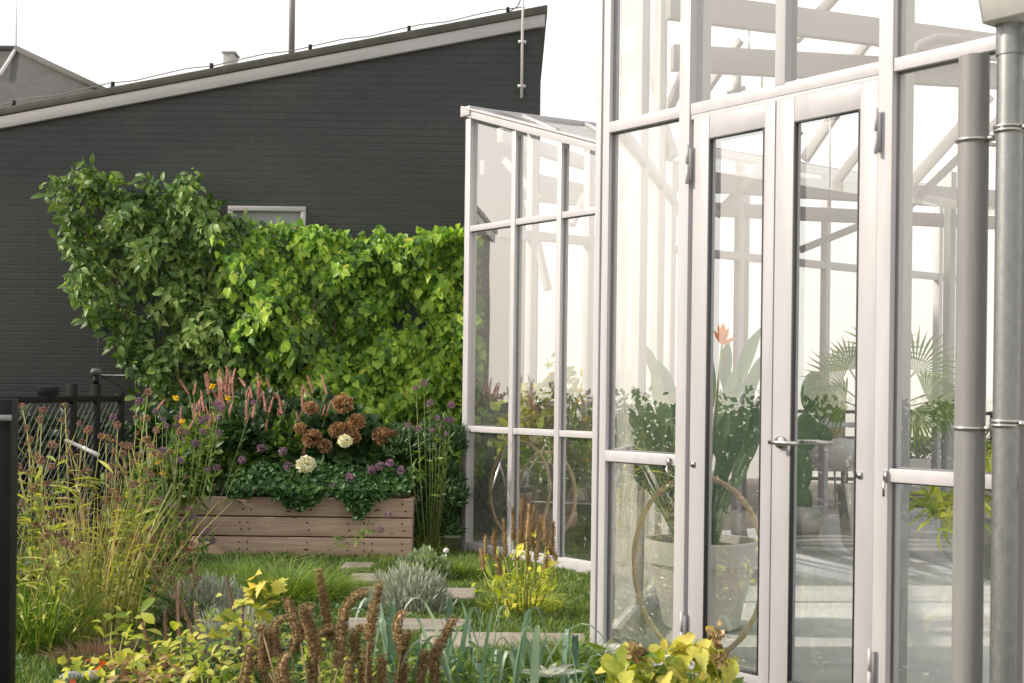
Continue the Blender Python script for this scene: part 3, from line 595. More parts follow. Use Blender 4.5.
# yellow-green potted plants on and behind the dark box
for lab, x, y, Y, n, mat, T, s in (('pale green plant with rounded leaves left of the hanging grass, behind the left panes', 530, 432, 10.8, 260, 'limeyel', T_ROUND, .10),
                                   ('arching grassy plant spilling over the dark box, behind the left panes', 578, 455, 10.6, 420, 'palm', T_BL, .34),
                                   ('small green plant with yellow flowers above the dark box', 552, 408, 10.9, 200, 'limeyel', T_OV, .11)):
    p = W(x, y, Y); t = thing('indoor_plant', lab, 'potted plant', (p.x, p.y, zt_))
    leafy(t, [p[:], (p+Vector((.05, 0, .12)))[:], (p+Vector((-.08, 0, -.12)))[:]], T, s, mat, n, .10)
    stems(t, [[(p.x, p.y, zt_-.02), (p.x+.02*i-.03, p.y, p.z+.1)] for i in range(4)], 'stemgreen', .006)
    mb = MB(); mb.lathe((p.x, p.y, zt_+.003), [(.0001, 0), (.07, 0), (.09, .12), (.08, .12), (.0001, .10)], 24); mb.build('pot', 'potgrey', t, True)
    if y == 408:
        for q in ((-.04, 0, .2), (.06, -.02, .10), (.0, 0, .25)):
            mb = MB(); cc = np.array((p+Vector(q))[:]); k = 14; a = np.linspace(0, 6.28, k, endpoint=False); D = np.column_stack([np.cos(a), 0*a-.3, np.sin(a)]); inst(mb, T_PETAL, np.repeat(cc[None], k, 0), D, [(0, -1, 0)]*k, [.05]*k); mb.build('flower', 'gold', t)
# banana-like green climbers low behind the panes at the left corner
p = W(476, 470, 10.9)
# fan palm
def fan(par, c, d, r, up, n=19, mat='palm'):
    c, d, up = Vector(c), Vector(d).normalized(), Vector(up).normalized(); s = d.cross(up).normalized(); mb = MB()
    for i in range(n):
        a = R(-82+164*i/(n-1)); q = d*math.cos(a)+s*math.sin(a); l = r*(1-.18*abs(a)/2)*random.uniform(.9, 1.05)
        wv = q.cross(up).normalized()*.012; tip = c+q*l+Vector((0, 0, -.10*l*abs(math.sin(a))-.05))+up*.02
        m_ = c+q*l*.55; mb.add([c, m_-wv+up*.012, m_, m_+wv+up*.012, tip], [(0, 1, 2), (0, 2, 3), (1, 4, 2), (2, 4, 3)])
    return mb.build('frond', mat, par)
pc = W(872, 470, 11.8); pt = thing('fan_palm', 'fan palm with radiating fronds in a grey tub behind the right door', 'potted plant', (pc.x, pc.y, 0.01))
mb = MB(); mb.lathe((pc.x, pc.y, .013), [(.0001, 0), (.17, 0), (.23, .42), (.235, .45), (.20, .45), (.0001, .40)], 40); mb.build('tub', 'potgrey', pt, True)
ct = W(876, 425, 11.8); mb = MB(); mb.tube([(pc.x, pc.y, .4), ct], [.06, .05], 10); mb.build('trunk', 'bark', pt)
for x, y, r, dx, dz in ((840, 385, .46, -.7, .5), (850, 370, .36, -.2, 1), (915, 372, .52, .55, .8), (925, 395, .36, .8, .3), (846, 402, .36, -.8, .2), (912, 410, .34, .4, -.7), (938, 400, .34, .7, -.4), (880, 360, .5, 0, 1)):
    q = W(x, y, 11.8+random.uniform(-.3, .3)); f_ = fan(pt, q, (dx, random.uniform(-.2, .2), dz), r, (-.3*dx, -1, .25)); s_ = MB(); s_.tube([ct, ct.lerp(q, .5)+Vector((0, 0, .05)), q], .007, 5); s_.build('frond_stalk', 'stemgreen', pt)
# prickly pear
po = W(806, 470, 12.0); t = thing('prickly_pear', 'prickly pear cactus with flat oval pads seen behind the door handle', 'cactus', (po.x, po.y, 0.01))
for x, y, w_, h_, rt in ((806, 432, .085, .13, 0), (812, 392, .075, .14, .1), (826, 408, .055, .10, .9), (822, 432, .05, .085, -.9), (802, 470, .07, .15, 0), (802, 505, .07, .13, .1)):
    mb = MB(); q = W(x, y, 12.0); w_ *= 1.35; h_ *= 1.35; vs = []; fs = []
    for j in range(10):
        ph = math.pi*j/9-math.pi/2
        for i in range(20):
            a = 2*math.pi*i/20; X = math.cos(a)*math.cos(ph)*w_; Yy = math.sin(a)*math.cos(ph)*.02; Z = math.sin(ph)*h_
            vs.append(q+Vector((X*math.cos(rt)+Z*math.sin(rt), Yy, -X*math.sin(rt)+Z*math.cos(rt))))
    for j in range(9):
        for i in range(20): fs.append((j*20+i, j*20+(i+1) % 20, (j+1)*20+(i+1) % 20, (j+1)*20+i))
    mb.add(vs, fs); mb.build('pad', 'cactus', t, True)
mb = MB(); mb.lathe((po.x, po.y, .013), [(.0001, 0), (.12, 0), (.16, .24), (.14, .24), (.0001, .22)], 30); mb.build('pot', 'potgrey', t, True)
# low fleshy plant on a shelf (agave-like leaves near the handle) and green tub plant at right
pr = W(960, 515, 9.0); t = thing('tub_plant', 'bright green bushy plant in a grey cube planter behind the grey pipes', 'potted plant', (pr.x+.25, pr.y, 0.01))
mb = MB(); q = W(985, 560, 9.2); mb.box(q.x-.02, q.x+.5, q.y-.2, q.y+.25, .013, W(985, 520, 9.0).z); mb.build('planter_cube', 'potgrey', t, bevel=.01)
leafy(t, [W(945, 505, 8.9)[:], W(970, 500, 8.9)[:], W(990, 480, 8.9)[:], W(988, 460, 9)[:], W(935, 512, 8.8)[:]], T_oval(.09, .3, .4), .20, 'limeyel', 170, .06, .3)
# small pot at the terrace door
pq = W(851, 525, 12.4); t = potted('garden_pot', 'plain grey-beige pot standing at the terrace opening', 'pot', Vector((pq.x, pq.y, .0)), .14, .42, 'potgrey', .07, .7)
# terrace: table, chair, bench, railing, planting
tb = W(826, 441, 15.6); t = thing('terrace_table', 'small wooden topped table on the terrace beside the white chair', 'table', (tb.x, tb.y, 0))
mb = MB(); mb.bar((tb.x-.32, tb.y, .66), (tb.x+.35, tb.y, .66), .6, .035, (0, 1, 0)); mb.build('table_top', 'deck', t, bevel=.004)
for a in (-.28, .3):
    for b in (-.25, .25): mb = MB(); mb.bar((tb.x+a, tb.y+b, 0), (tb.x+a, tb.y+b, .64), .035, .035, (1, 0, 0)); mb.build('leg', 'black', t)
bk = W(831, 435, 15.6); t = thing('wicker_basket', 'round wicker basket pot standing on the terrace table', 'basket', (bk.x, bk.y, .68))
mb = MB(); mb.lathe((bk.x, bk.y, .68), [(.0001, 0), (.09, 0), (.13, .08), (.14, .16), (.115, .25), (.10, .25), (.12, .15), (.0001, .1)], 30); mb.build('basket', 'lamptan', t, True)
leafy(t, [(bk.x, bk.y, .98)], T_OV, .14, 'limeyel', 70, .05, .6)
def chair(label, x, y, Y, rz_):
    p = W(x, y, Y); p.z = 0; t = thing('terrace_chair', label, 'chair', p, 'white chairs on the terrace')
    Rm = Matrix.Rotation(rz_, 3, 'Z'); L = lambda a, b, c_: p + Rm @ Vector((a, b, c_))
    mb = MB(); vs = []; fs = []
    for i in range(9):
        th = math.pi*(i/8) ; X = .27*math.cos(th); Yv = .25*math.sin(th)
        top = .60+.17*math.sin(th)
        for k_, (z, s_) in enumerate(((.40, .88), (.56, 1.0), (top, 1.06))): vs.append(L(X*s_, Yv*s_, z))
    for i in range(8):
        for k_ in range(2): a = i*3+k_; fs.append((a, a+3, a+4, a+1))
    mb.add(vs, fs); o = mb.build('backrest', 'whitepl', t, True); sd = o.modifiers.new('s', 'SOLIDIFY'); sd.thickness = .02
    mb = MB(); mb.bar(L(0, -.24, .42), L(0, .2, .42), .46, .03, Rm @ Vector((1, 0, 0))); mb.build('seat', 'whitepl', t, bevel=.01)
    for a in (-.2, .2):
        for b in (-.2, .18): mb = MB(); mb.tube([L(a, b, .41), L(a*1.2, b*1.15, 0)], [.014, .010], 8); mb.build('leg', 'whitepl', t)
chair('white tub chair on the terrace, in clear view left of the pot', 829, 500, 15.0, R(200))
chair('white terrace chair mostly hidden behind the door stile', 868, 498, 15.4, R(150))
rl = thing('terrace_railing', 'dark metal terrace railing with two horizontal bars beyond the glass', 'railing', W(900, 470, 17))
a_, b_ = W(770, 392, 17.5), W(1030, 400, 17.5)
for z in (1.02, .68, .15): mb = MB(); mb.bar((a_.x, a_.y, z), (b_.x, b_.y, z), .045, .04, (0, 0, 1)); mb.build('rail', 'black' if z > .2 else 'cabinet', rl)
for i in range(8): x = a_.x+(b_.x-a_.x)*i/7; mb = MB(); mb.bar((x, 17.53, 0), (x, 17.53, 1.05), .04, .04, (1, 0, 0)); mb.build('post', 'cabinet', rl)
pl = thing('terrace_planter', 'long pale planter trough with bushy green plants by the railing', 'planter', W(915, 470, 16.9))
mb = MB(); q = W(905, 455, 16.9); mb.box(q.x-.15, q.x+1.4, 16.8, 17.2, 0, .45); mb.build('trough', 'whitepl', pl, bevel=.01)
leafy(pl, [(q.x+.1*i, 17, .55) for i in range(14)], T_OV, .09, 'midgreen', 700, .07)
dp = thing('stacked_pallet', 'low stack of weathered boards on the terrace floor', 'pallet', W(915, 505, 15.3))
for i in range(3): mb = MB(); q = W(912, 505, 15.3); mb.bar((q.x-.2, q.y+.1*i, .03+.05*i), (q.x+.6, q.y+.1*i, .03+.05*i), .04, .5-.12*i, (0, 0, 1)); mb.build('board', 'deck', dp, bevel=.004)

# ------------------------------------------------------------------ brick building with sloping roof
YW = 12.0
bd = thing('brick_building', 'dark painted brick building with a single sloping roof edge', 'building', (-3, YW, 0))
xr = W(541, 60, YW).x; zl = W(-120, 160, YW).z
p1, p2 = W(0, 124, YW), W(541, 22, YW); slope = (p2.z-p1.z)/(p2.x-p1.x); zr_ = lambda x: p1.z+(x-p1.x)*slope
xl = -6.6
wa = W(228.5, 206, YW); wb = W(306, 225, YW); wz1 = W(267, 206.5, YW).z; wz0 = wz1-.42
mb = MB()
def wquad(x0, x1, z0, z1a, z1b=None): mb.add([(x0, YW, z0), (x1, YW, z0), (x1, YW, z1b if z1b is not None else z1a), (x0, YW, z1a)], [(0, 1, 2, 3)])
wquad(xl, wa.x, -.05, zr_(xl), zr_(wa.x)); wquad(wb.x, xr, -.05, zr_(wb.x), zr_(xr)); wquad(wa.x, wb.x, -.05, wz0); wquad(wa.x, wb.x, wz1, zr_(wa.x), zr_(wb.x))
for x in (xl, xr): mb.add([(x, YW, -.05), (x, YW+6, -.05), (x, YW+6, zr_(x)), (x, YW, zr_(x))], [(0, 1, 2, 3)])
mb.build('wall', 'brick', bd)
mb = MB(); mb.add([(xl, YW+6, -.05), (xr, YW+6, -.05), (xr, YW+6, zr_(xr)), (xl, YW+6, zr_(xl))], [(0, 1, 2, 3)]); mb.build('rear_wall', 'brick', bd)
def rb(y0, y1, dz0, dz1, x0, x1, mat, name):
    mb = MB(); vs = [(x, y, zr_(x)+dz) for x in (x0, x1) for y, dz in ((y0, dz0), (y1, dz0), (y1, dz1), (y0, dz1))]
    mb.add(vs, [(0, 3, 2, 1), (4, 5, 6, 7), (0, 1, 5, 4), (1, 2, 6, 5), (2, 3, 7, 6), (3, 0, 4, 7)]); return mb.build(name, mat, bd, bevel=.004)
rb(YW-.05, YW-.003, -.052, .055, xl-.05, xr+.03, 'fascia', 'fascia_board')
rb(YW-.07, YW+6.1, .058, .125, xl-.08, xr+.05, 'coping', 'roof')
wf = MB()
wf.box(wa.x, wb.x, YW-.03, YW+.04, wz1-.045, wz1-.001); wf.box(wa.x, wb.x, YW-.03, YW+.04, wz0, wz0+.05); wf.box(wa.x, wa.x+.045, YW-.028, YW+.04, wz0+.05, wz1-.045); wf.box(wb.x-.045, wb.x, YW-.028, YW+.04, wz0+.05, wz1-.045)
wo = wf.build('window', 'fascia', bd, bevel=.003)
mb = MB(); mb.add([(wa.x, YW+.02, wz0), (wb.x, YW+.02, wz0), (wb.x, YW+.02, wz1), (wa.x, YW+.02, wz1)], [(0, 1, 2, 3)]); mb.build('pane', pmat('frosted_pane', (.30, .31, .31), (.24, .25, .25), 3, .15), wo)
mb = MB(); mb.box(wa.x+.02, wb.x-.02, YW+.2, YW+.22, wz0, wz1); mb.build('blind', pmat('blind', (.42, .41, .40)), wo)
# chimney block, mast, roof conductor
def roofbox(name, label, x0, x1, ytop, mat, cat):
    a = W(x0, ytop, YW+.8); b = W(x1, ytop, YW+.8); t = MB(); t.box(a.x, b.x, YW+.8, YW+1.0, zr_(a.x)+.08, a.z); t.box(a.x-.015, b.x+.015, YW+.79, YW+1.01, a.z, a.z+.02); o = t.build(name, mat, None, bevel=.004); return tag(o, label, cat)
roofbox('roof_vent', 'small square grey vent block on the sloping roof edge', 223, 234, 53, 'fascia', 'vent')
a = W(291.5, 60, YW+.9); mb = MB(); mb.tube([(a.x, YW+.9, zr_(a.x)+.08), (a.x, YW+.9, zr_(a.x)+1.6)], .03, 12); mb.tube([(a.x, YW+.9, zr_(a.x)+.08), (a.x, YW+.9, zr_(a.x)+.16)], .045, 12); mb.tube([(a.x, YW+.9, zr_(a.x)+1.6), (a.x, YW+.9, zr_(a.x)+1.9)], .008, 8)
tag(mb.build('roof_mast', 'mast', None, True), 'tall dark grey mast rising from the sloping roof', 'mast')
lw_ = thing('roof_conductor', 'thin lightning wire on small clips along the roof edge', 'wire', (0, YW, zr_(0)))
mb = MB(); xs = np.linspace(xl, xr-.15, 30); mb.tube([(x, YW-.02, zr_(x)+.165+.012*math.sin(i*2.1)) for i, x in enumerate(xs)], .005, 5); mb.build('wire', 'mast', lw_)
for x in np.linspace(xl+.4, xr-.3, 8): mb = MB(); mb.bar((x, YW-.02, zr_(x)+.12), (x, YW-.02, zr_(x)+.18), .03, .025, (1, 0, 0)); mb.build('clip', 'black', lw_)
dx = W(522, 60, YW-.06).x; dn = thing('down_conductor', 'pale vertical lightning rod tube clipped to the wall near its right end', 'conductor', (dx, YW-.06, 3.6))
mb = MB(); mb.tube([(dx, YW-.08, W(520, 100, YW).z), (dx, YW-.08, W(522, 35, YW).z), (dx, YW-.10, W(522, 25, YW).z), (dx+.01, YW-.10, W(522, -30, YW).z)], [.012, .012, .011, .009], 8); mb.build('tube', 'whitepl', dn, True)
for y in (44, 88): mb = MB(); q = W(521, y, YW); mb.bar((dx-.035, YW-.06, q.z), (dx+.035, YW-.06, q.z), .02, .06, (0, 0, 1)); mb.build('clip', 'whitepl', dn)
mb = MB(); mb.tube([W(500, 16, YW), W(512, 10, YW), W(518, 6, YW), W(521, -2, YW-.1)], .006, 6); mb.build('link_wire', 'mast', dn)
# second roof far behind at the left
fr_ = thing('far_building', 'grey tiled hipped roof rising behind the wall at far left', 'building', W(50, 90, 24))
ap = W(16, 50, 24); e1 = W(140, 104, 22); e0 = W(-160, 116, 22)
mb = MB(); vv = [Vector((e0.x, 22, e0.z)), Vector((e1.x, 22, e1.z-.1)), ap, Vector((e1.x, 30, e1.z)), Vector((e0.x-1, 24, ap.z)), Vector((e0.x-1, 30, e0.z))]
mb.add(vv, [(0, 1, 2, 4), (1, 3, 2), (4, 2, 3, 5)]); mb.build('roof', 'slate', fr_)
mb = MB(); mb.tube([ap+Vector((0, 0, .02)), Vector((e1.x, 22, e1.z-.06))], .06, 8); mb.tube([ap+Vector((0, 0, .02)), Vector((e0.x-1, 24, ap.z+.02))], .06, 8); mb.build('ridge_tile', 'slate', fr_)
mb = MB(); mb.tube([ap, ap+Vector((0, 0, 1.3))], .012, 6); mb.tube([ap+Vector((.0, -.02, .0)), W(0, 75, 22.9)], .035, 6); mb.build('finial_rod', 'whitepl', fr_)
mb = MB(); mb.box(e0.x-.8, e1.x-.1, 22.3, 29.5, -.05, e0.z+.02) ; mb.build('wall', 'slate', fr_)

# trellis wires on the wall left of the creeper
tr = thing('wall_trellis', 'thin steel trellis wires with round studs on the dark wall', 'trellis', W(98, 340, YW-.08))
def tw(a, b, nm='wire'): mb = MB(); mb.tube([W(*a, YW-.09), W(*b, YW-.09)], .0035, 6); mb.build(nm, 'galv', tr)
tw((99.5, 270), (97, 400)); tw((97.5, 375), (260, 377)); tw((100, 277), (260, 279)); tw((99.5, 326), (240, 328))
for x, y in ((99.5, 277), (99, 326), (98, 375)): mb = MB(); q = W(x, y, YW-.1); mb.tube([q+Vector((0, .10, 0)), q+Vector((0, -.02, 0))], .012, 12); mb.build('stud', 'whitepl', tr)

# ------------------------------------------------------------------ climbers on the wall
from math import floor
def inside(poly, x, y):
    c_ = np.zeros(len(x), bool); n = len(poly)
    for i in range(n):
        x1, y1 = poly[i]; x2, y2 = poly[(i+1) % n]
        cond = ((y1 > y) != (y2 > y)) & (x < (x2-x1)*(y-y1)/((y2-y1) or 1e-9)+x1); c_ ^= cond
    return c_
def climber(t, poly, n, T, size, mat, thick, Yb, hang=1.0, seed=0, f=1.0, name='foliage', jit=.42):
    xs = [p[0] for p in poly]; ys = [p[1] for p in poly]; x = RNG.uniform(min(xs), max(xs), n*3); y = RNG.uniform(min(ys), max(ys), n*3)
    k = inside(poly, x, y); x, y = x[k][:n], y[k][:n]; x = x+RNG.normal(0, 3, len(x)); y = y+4-np.abs(RNG.normal(0, 3.5, len(x)))+3*np.sin(x*.11)+2*np.sin(x*.31)
    X = (x-CX)*Yb/F; Z = H+(CY-y)*Yb/F; P = np.column_stack([X, np.full(len(x), Yb), Z])
    l = lump(P, f, seed); l2 = lump(P*2.7, 1, seed+3)
    keep = (l+.55*l2+RNG.normal(0, .35, len(x))) > -.50; P = P[keep]; l = (l+.5*l2)[keep]; m = len(P)
    dep = thick*(.42+.42*l)+RNG.exponential(.05, m)*-.9+RNG.normal(0, .03, m); P[:, 1] = Yb-np.clip(dep, .03, None)
    D = unit(np.array([0, -.25, -hang])+rs(m, jit)); Nn = unit(np.array([-.2, -1, .6])+rs(m, jit*.95))
    mb = MB(); inst(mb, T, P, D, Nn, size*RNG.uniform(.45, 1.3, m)); mb.build(name, mat, t); return P
def vinestems(t, pts, n, name='stems'):
    mb = MB()
    for i in range(n):
        a = Vector(pts[RNG.integers(len(pts))]); L = [a]; d = Vector((random.uniform(-.5, .5), 0, -1)).normalized()
        for k in range(6): d = (d+Vector((random.uniform(-.5, .5), random.uniform(-.2, .2), -.2))).normalized(); L.append(L[-1]+d*.12)
        mb.tube(L, [.007]*7, 5)
    mb.build(name, 'bark', t)
polyL = [(53, 200), (57, 178), (76, 172), (98, 190), (112, 182), (128, 205), (146, 196), (160, 203), (172, 190), (196, 180), (204, 200), (222, 220), (262, 225), (298, 250), (330, 290), (345, 400), (310, 440), (200, 440), (168, 395), (140, 375), (112, 318), (96, 330), (82, 300), (88, 268), (72, 250), (80, 226), (56, 212)]
polyR = [(250, 236), (285, 226), (308, 228), (330, 238), (352, 234), (372, 232), (392, 241), (410, 242), (426, 234), (450, 236), (462, 230), (476, 236), (482, 470), (440, 500), (380, 480), (330, 450), (290, 400), (262, 330), (250, 270)]
t = thing('wall_creeper', 'dark green climbing creeper with pointed leaves on the dark brick wall, left half', 'climbing plant', W(200, 440, 11.7))
PL = climber(t, polyL, 10500, T_oval(.25, .3, .4), .086, 'creeper', .70, YW-.06, .7, 1.3, jit=.6)
# loose shoots poking above and beside the outline
mb = MB(); sh = []
for (x0, y0), (x1, y1) in (((120, 215), (60, 178)), ((100, 260), (58, 196)), ((150, 230), (118, 184)), ((170, 230), (196, 180)), ((150, 240), (146, 181)), ((200, 220), (215, 205)), ((110, 300), (76, 250)), ((95, 250), (62, 222)), ((130, 330), (92, 322)), ((150, 380), (116, 345)), ((180, 400), (140, 400)), ((105, 210), (88, 172))):
    a, b = W(x0, y0, 11.75), W(x1, y1, 11.55); pts = [a.lerp(b, k/7)+Vector((0, 0, .06*math.sin(k/7*3.1))) for k in range(8)]; mb = MB(); mb.tube(pts, np.linspace(.006, .003, 8), 5); mb.build('shoot', 'bark', t)
    for p in pts[2:]: sh += [p[:]]*7
sh = np.array(sh); m = len(sh); mb = MB(); inst(mb, T_oval(.24, .3, .35), sh+rs(m, .045), unit(rs(m, .6)+np.array([-.3, -.2, -.3])), unit(rs(m, .4)+np.array([-.2, -1, .6])), RNG.uniform(.07, .13, m)); mb.build('shoot_leaves', 'midgreen', t)
vinestems(t, PL, 6)
t = thing('wall_vine', 'bright yellow-green lobed-leaf vine covering the dark wall beside the greenhouse', 'climbing plant', W(380, 470, 11.7))
PR = climber(t, polyR, 19000, T_HOP, .067, 'hop', .60, YW-.05, 1.0, 4.1, jit=.5)
vinestems(t, PR, 8)
climber(t, [(215, 245), (270, 246), (300, 300), (310, 420), (262, 410), (240, 330)], 450, T_HOP, .07, 'hop', .95, YW-.05, 1.0, 1.3, jit=.55, name='outlying_leaves')
mb = MB(); k = RNG.integers(0, len(PR), 120); inst(mb, T_NARROW, PR[k]+np.array([0, -.05, .03]), rs(120)+np.array([0, -.4, .5]), rs(120)+np.array([0, -1, 0]), RNG.uniform(.06, .1, 120)); mb.build('young_leaves', 'yellow', t)

# ------------------------------------------------------------------ raised timber planter
pf = 9.98; xL, xR = W(172, 520, pf).x, W(413, 520, pf).x; zt3 = W(300, 497, pf).z
pn = thing('raised_planter', 'raised bed of three weathered horizontal timber planks', 'planter', ((xL+xR)/2, pf, 0))
h3 = (zt3-.0)/3
for i in range(3):
    mb = MB(); mb.box(xL+.002*i, xR-.004*(2-i), pf+.003*i, pf+.05, i*h3+.003, (i+1)*h3-.006); mb.build('plank', 'plank', pn, bevel=.006)
    for x in (xL, xR-.05): mb = MB(); mb.box(x+.003*i, x+.045, pf+.055, 11.3, i*h3+.003, (i+1)*h3-.006); mb.build('side_plank', 'plank', pn, bevel=.006)
for x in (xL+.035, xR-.30): mb = MB(); mb.box(x, x+.06, pf+.053, pf+.11, 0, zt3-.02); mb.build('corner_post', 'plank', pn)
mb = MB()
for i in range(3):
    for x in (xL+.5, xL+.56, xL+1.0, xL+1.3, xR-.36, xR-.3, xR-.08): mb.tube([(x+.012*i, pf+.004, (i+.35)*h3), (x+.012*i, pf-.003, (i+.35)*h3)], .006, 8); mb.tube([(x, pf+.004, (i+.7)*h3), (x, pf-.003, (i+.7)*h3)], .006, 8)
mb.build('screws', 'black', pn)
mb = MB(); mb.box(xL+.05, xR-.05, pf+.05, 11.3, .0, zt3-.06); mb.build('soil', 'soil', pn)

def bush(t, c, r, n, T, size, mat, seed=0, up=.3, name='foliage', shell=.55, flat=0):
    c = np.array(c[:3]); d = sphere(n); d[:, 2] = np.abs(d[:, 2])*(1-flat)+d[:, 2]*flat
    rad = (shell+(1-shell)*RNG.uniform(0, 1, n)**.5)*(1+.22*lump(d*1.3+c, 1.2, seed)); P = c+d*np.array(r)*rad[:, None]; P[:, 2] = np.maximum(P[:, 2], .01)
    D = unit(d*.8+rs(n, .5)+np.array([0, 0, up])); Nn = unit(d*.6+rs(n, .5)+np.array([-.2, -.4, .6]))
    mb = MB(); inst(mb, T, P, D, Nn, size*RNG.uniform(.55, 1.3, n)); mb.build(name, mat, t); return P
def head_mesh(kind, n, r, T, size, mat):
    mb = MB(); d = sphere(n); P = d*r*RNG.uniform(.75, 1, n)[:, None]; P[:, 2] *= .8
    inst(mb, T, P, unit(d+rs(n, .5)), unit(d+rs(n, .3)), size*RNG.uniform(.6, 1.2, n)); o = mb.build(kind, mat, None); me = o.data; bpy.data.objects.remove(o); return me
def place(me, name, p, s=1.0, par=None, rot=None, label=None):
    o = bpy.data.objects.new(name, me); link(o, par)
    o.location = p; o.scale = (s, s, s)
    o.rotation_euler = rot if rot is not None else (random.uniform(-.4, .4), random.uniform(-.4, .4), random.uniform(0, 6))
    if label: o['label'] = label
    return o
def spike_mesh(L, r, n, size, mat, T=T_NUB, curve=0.0, whorl=None, tip=.35, hook=0.0, dark=None):
    """flower or seed spike growing up +Z along a bent centre line"""
    K = 24; ts = np.linspace(0, 1, K); ang = curve*ts*1.6+hook*np.clip((ts-.5)/.5, 0, 1)**1.3
    cx = np.concatenate([[0], np.cumsum(np.sin(ang[:-1]))])*L/(K-1); cz = np.concatenate([[0], np.cumsum(np.cos(ang[:-1]))])*L/(K-1)
    t = RNG.uniform(0, 1, n)
    if whorl: t = (np.round(t*whorl)/whorl)+RNG.normal(0, .28/whorl, n)
    t = np.clip(t, 0, 1); X = np.interp(t, ts, cx); Z = np.interp(t, ts, cz); A = np.interp(t, ts, ang)
    a = RNG.uniform(0, 6.283, n); rr = r*(1-(1-tip)*t**3)*RNG.uniform(.5, 1, n)
    px, py = np.cos(a), np.sin(a)
    P = np.column_stack([X+rr*px*np.cos(A), rr*py, Z-rr*px*np.sin(A)]); D = np.column_stack([px*np.cos(A)+.6*np.sin(A), py, .6*np.cos(A)-px*np.sin(A)])
    mb = MB(); inst(mb, T, P, D, rs(n)+np.array([0, 0, 1]), size*RNG.uniform(.6, 1.2, n)*(1-.3*t))
    mb.tube([(cx[k], 0, cz[k]) for k in range(0, K, 2)], np.linspace(r*.62, r*.4, K//2), 8)
    o = mb.build('spike', mat, None); me = o.data; bpy.data.objects.remove(o); return me


# dark leafy shrub behind the flowers
t = thing('dark_shrub', 'dense dark green shrub behind the pink flower spikes in the raised bed', 'shrub', (-1.9, 10.9, zt3))
for x, y, rx, rz_, n in ((215, 455, .42, .42, 1500), (270, 450, .45, .45, 1500), (160, 450, .3, .3, 700)): bush(t, W(x, y, 10.85), (rx, .3, rz_), n, T_OV, .085, 'dkgreen', x)
# pink persicaria
t = thing('pink_spike_plant', 'leafy perennial with dozens of upright pink flower spikes in the raised bed', 'flowering plant', (W(250, 470, 10.4).x, 10.4, zt3-.06))
for x, y in ((205, 460), (250, 445), (290, 455), (235, 480)): bush(t, W(x, y, 10.5), (.26, .22, .25), 650, T_OV, .095, 'midgreen' if x != 250 else 'dkgreen', x)
PK = [spike_mesh(.17, .0095, 170, .011, 'pink'), spike_mesh(.20, .010, 190, .011, 'pink', curve=.15), spike_mesh(.12, .009, 120, .010, 'pink', curve=-.12)]
ST = []
for i in range(92):
    x = random.choice([random.gauss(215, 22), random.gauss(262, 26), random.uniform(185, 330)]); y = random.uniform(362, 436)+abs(x-245)*.12
    q = W(x, y+20, random.uniform(10.25, 10.7)); b = Vector((q.x*.75+W(245, 0, 10.4).x*.25, 10.5, q.z-.35)); ST.append([b, b.lerp(q, .5)+Vector((random.uniform(-.02, .02), 0, 0)), q])
    place(PK[i % 3], 'flower_spike', q, random.uniform(.65, 1.05), t, (random.gauss(0, .25), (q.x-b.x)*.7+random.gauss(0, .25), random.uniform(0, 6)))
stems(t, ST, 'stemgreen', .004)
# hydrangeas
t = thing('hydrangea', 'hydrangea bush with round russet dried flower heads in the raised bed', 'flowering shrub', (W(350, 470, 10.5).x, 10.5, zt3-.06))
for x, y in ((320, 455), (360, 460), (395, 465), (340, 440)): bush(t, W(x, y, 10.55), (.24, .22, .22), 420, T_ROUND, .13, 'dkgreen' if x != 395 else 'midgreen', x)
HB = [head_mesh('h', 420, .085, T_PETAL, .035, 'brownhead') for _ in range(3)]; HC = head_mesh('h', 420, .085, T_PETAL, .033, 'cream')
for x, y, s in ((311, 408, .75), (343, 404, 1.0), (338, 430, .9), (356, 422, .9), (382, 436, .95), (312, 438, .95), (325, 446, .75), (352, 436, .85), (396, 434, .6), (300, 428, .6)):
    q = W(x, y, 10.22); place(HB[int(x) % 3], 'flower_head', q, s*.80, t)
for x, y, s in ((345, 441, .55), (306, 464, .72)): place(HC, 'flower_head', W(x, y, 10.08), s, t, label='creamy white flower head')
stems(t, [[(W(x, 470, 10.5).x, 10.55, zt3), W(x+6*k-3, 440, 10.3)] for x in (310, 335, 350, 385) for k in range(2)], 'bark', .007)
# yellow daisies and asters by the bed
t = thing('yellow_daisy', 'low plant with small golden yellow flowers at the left end of the raised bed', 'flowering plant', (W(175, 480, 10.2).x, 10.2, 0))
bush(t, W(170, 500, 10.1), (.3, .2, .35), 700, T_OV, .08, 'midgreen', 3)
YD = head_mesh('d', 40, .02, T_PETAL, .03, 'gold')
for x, y in ((163, 473), (167, 476), (141, 480), (182, 421), (176, 398), (228, 398), (212, 386), (151, 455), (158, 462)): place(YD, 'flower_head', W(x, y, 9.9), .6, t)
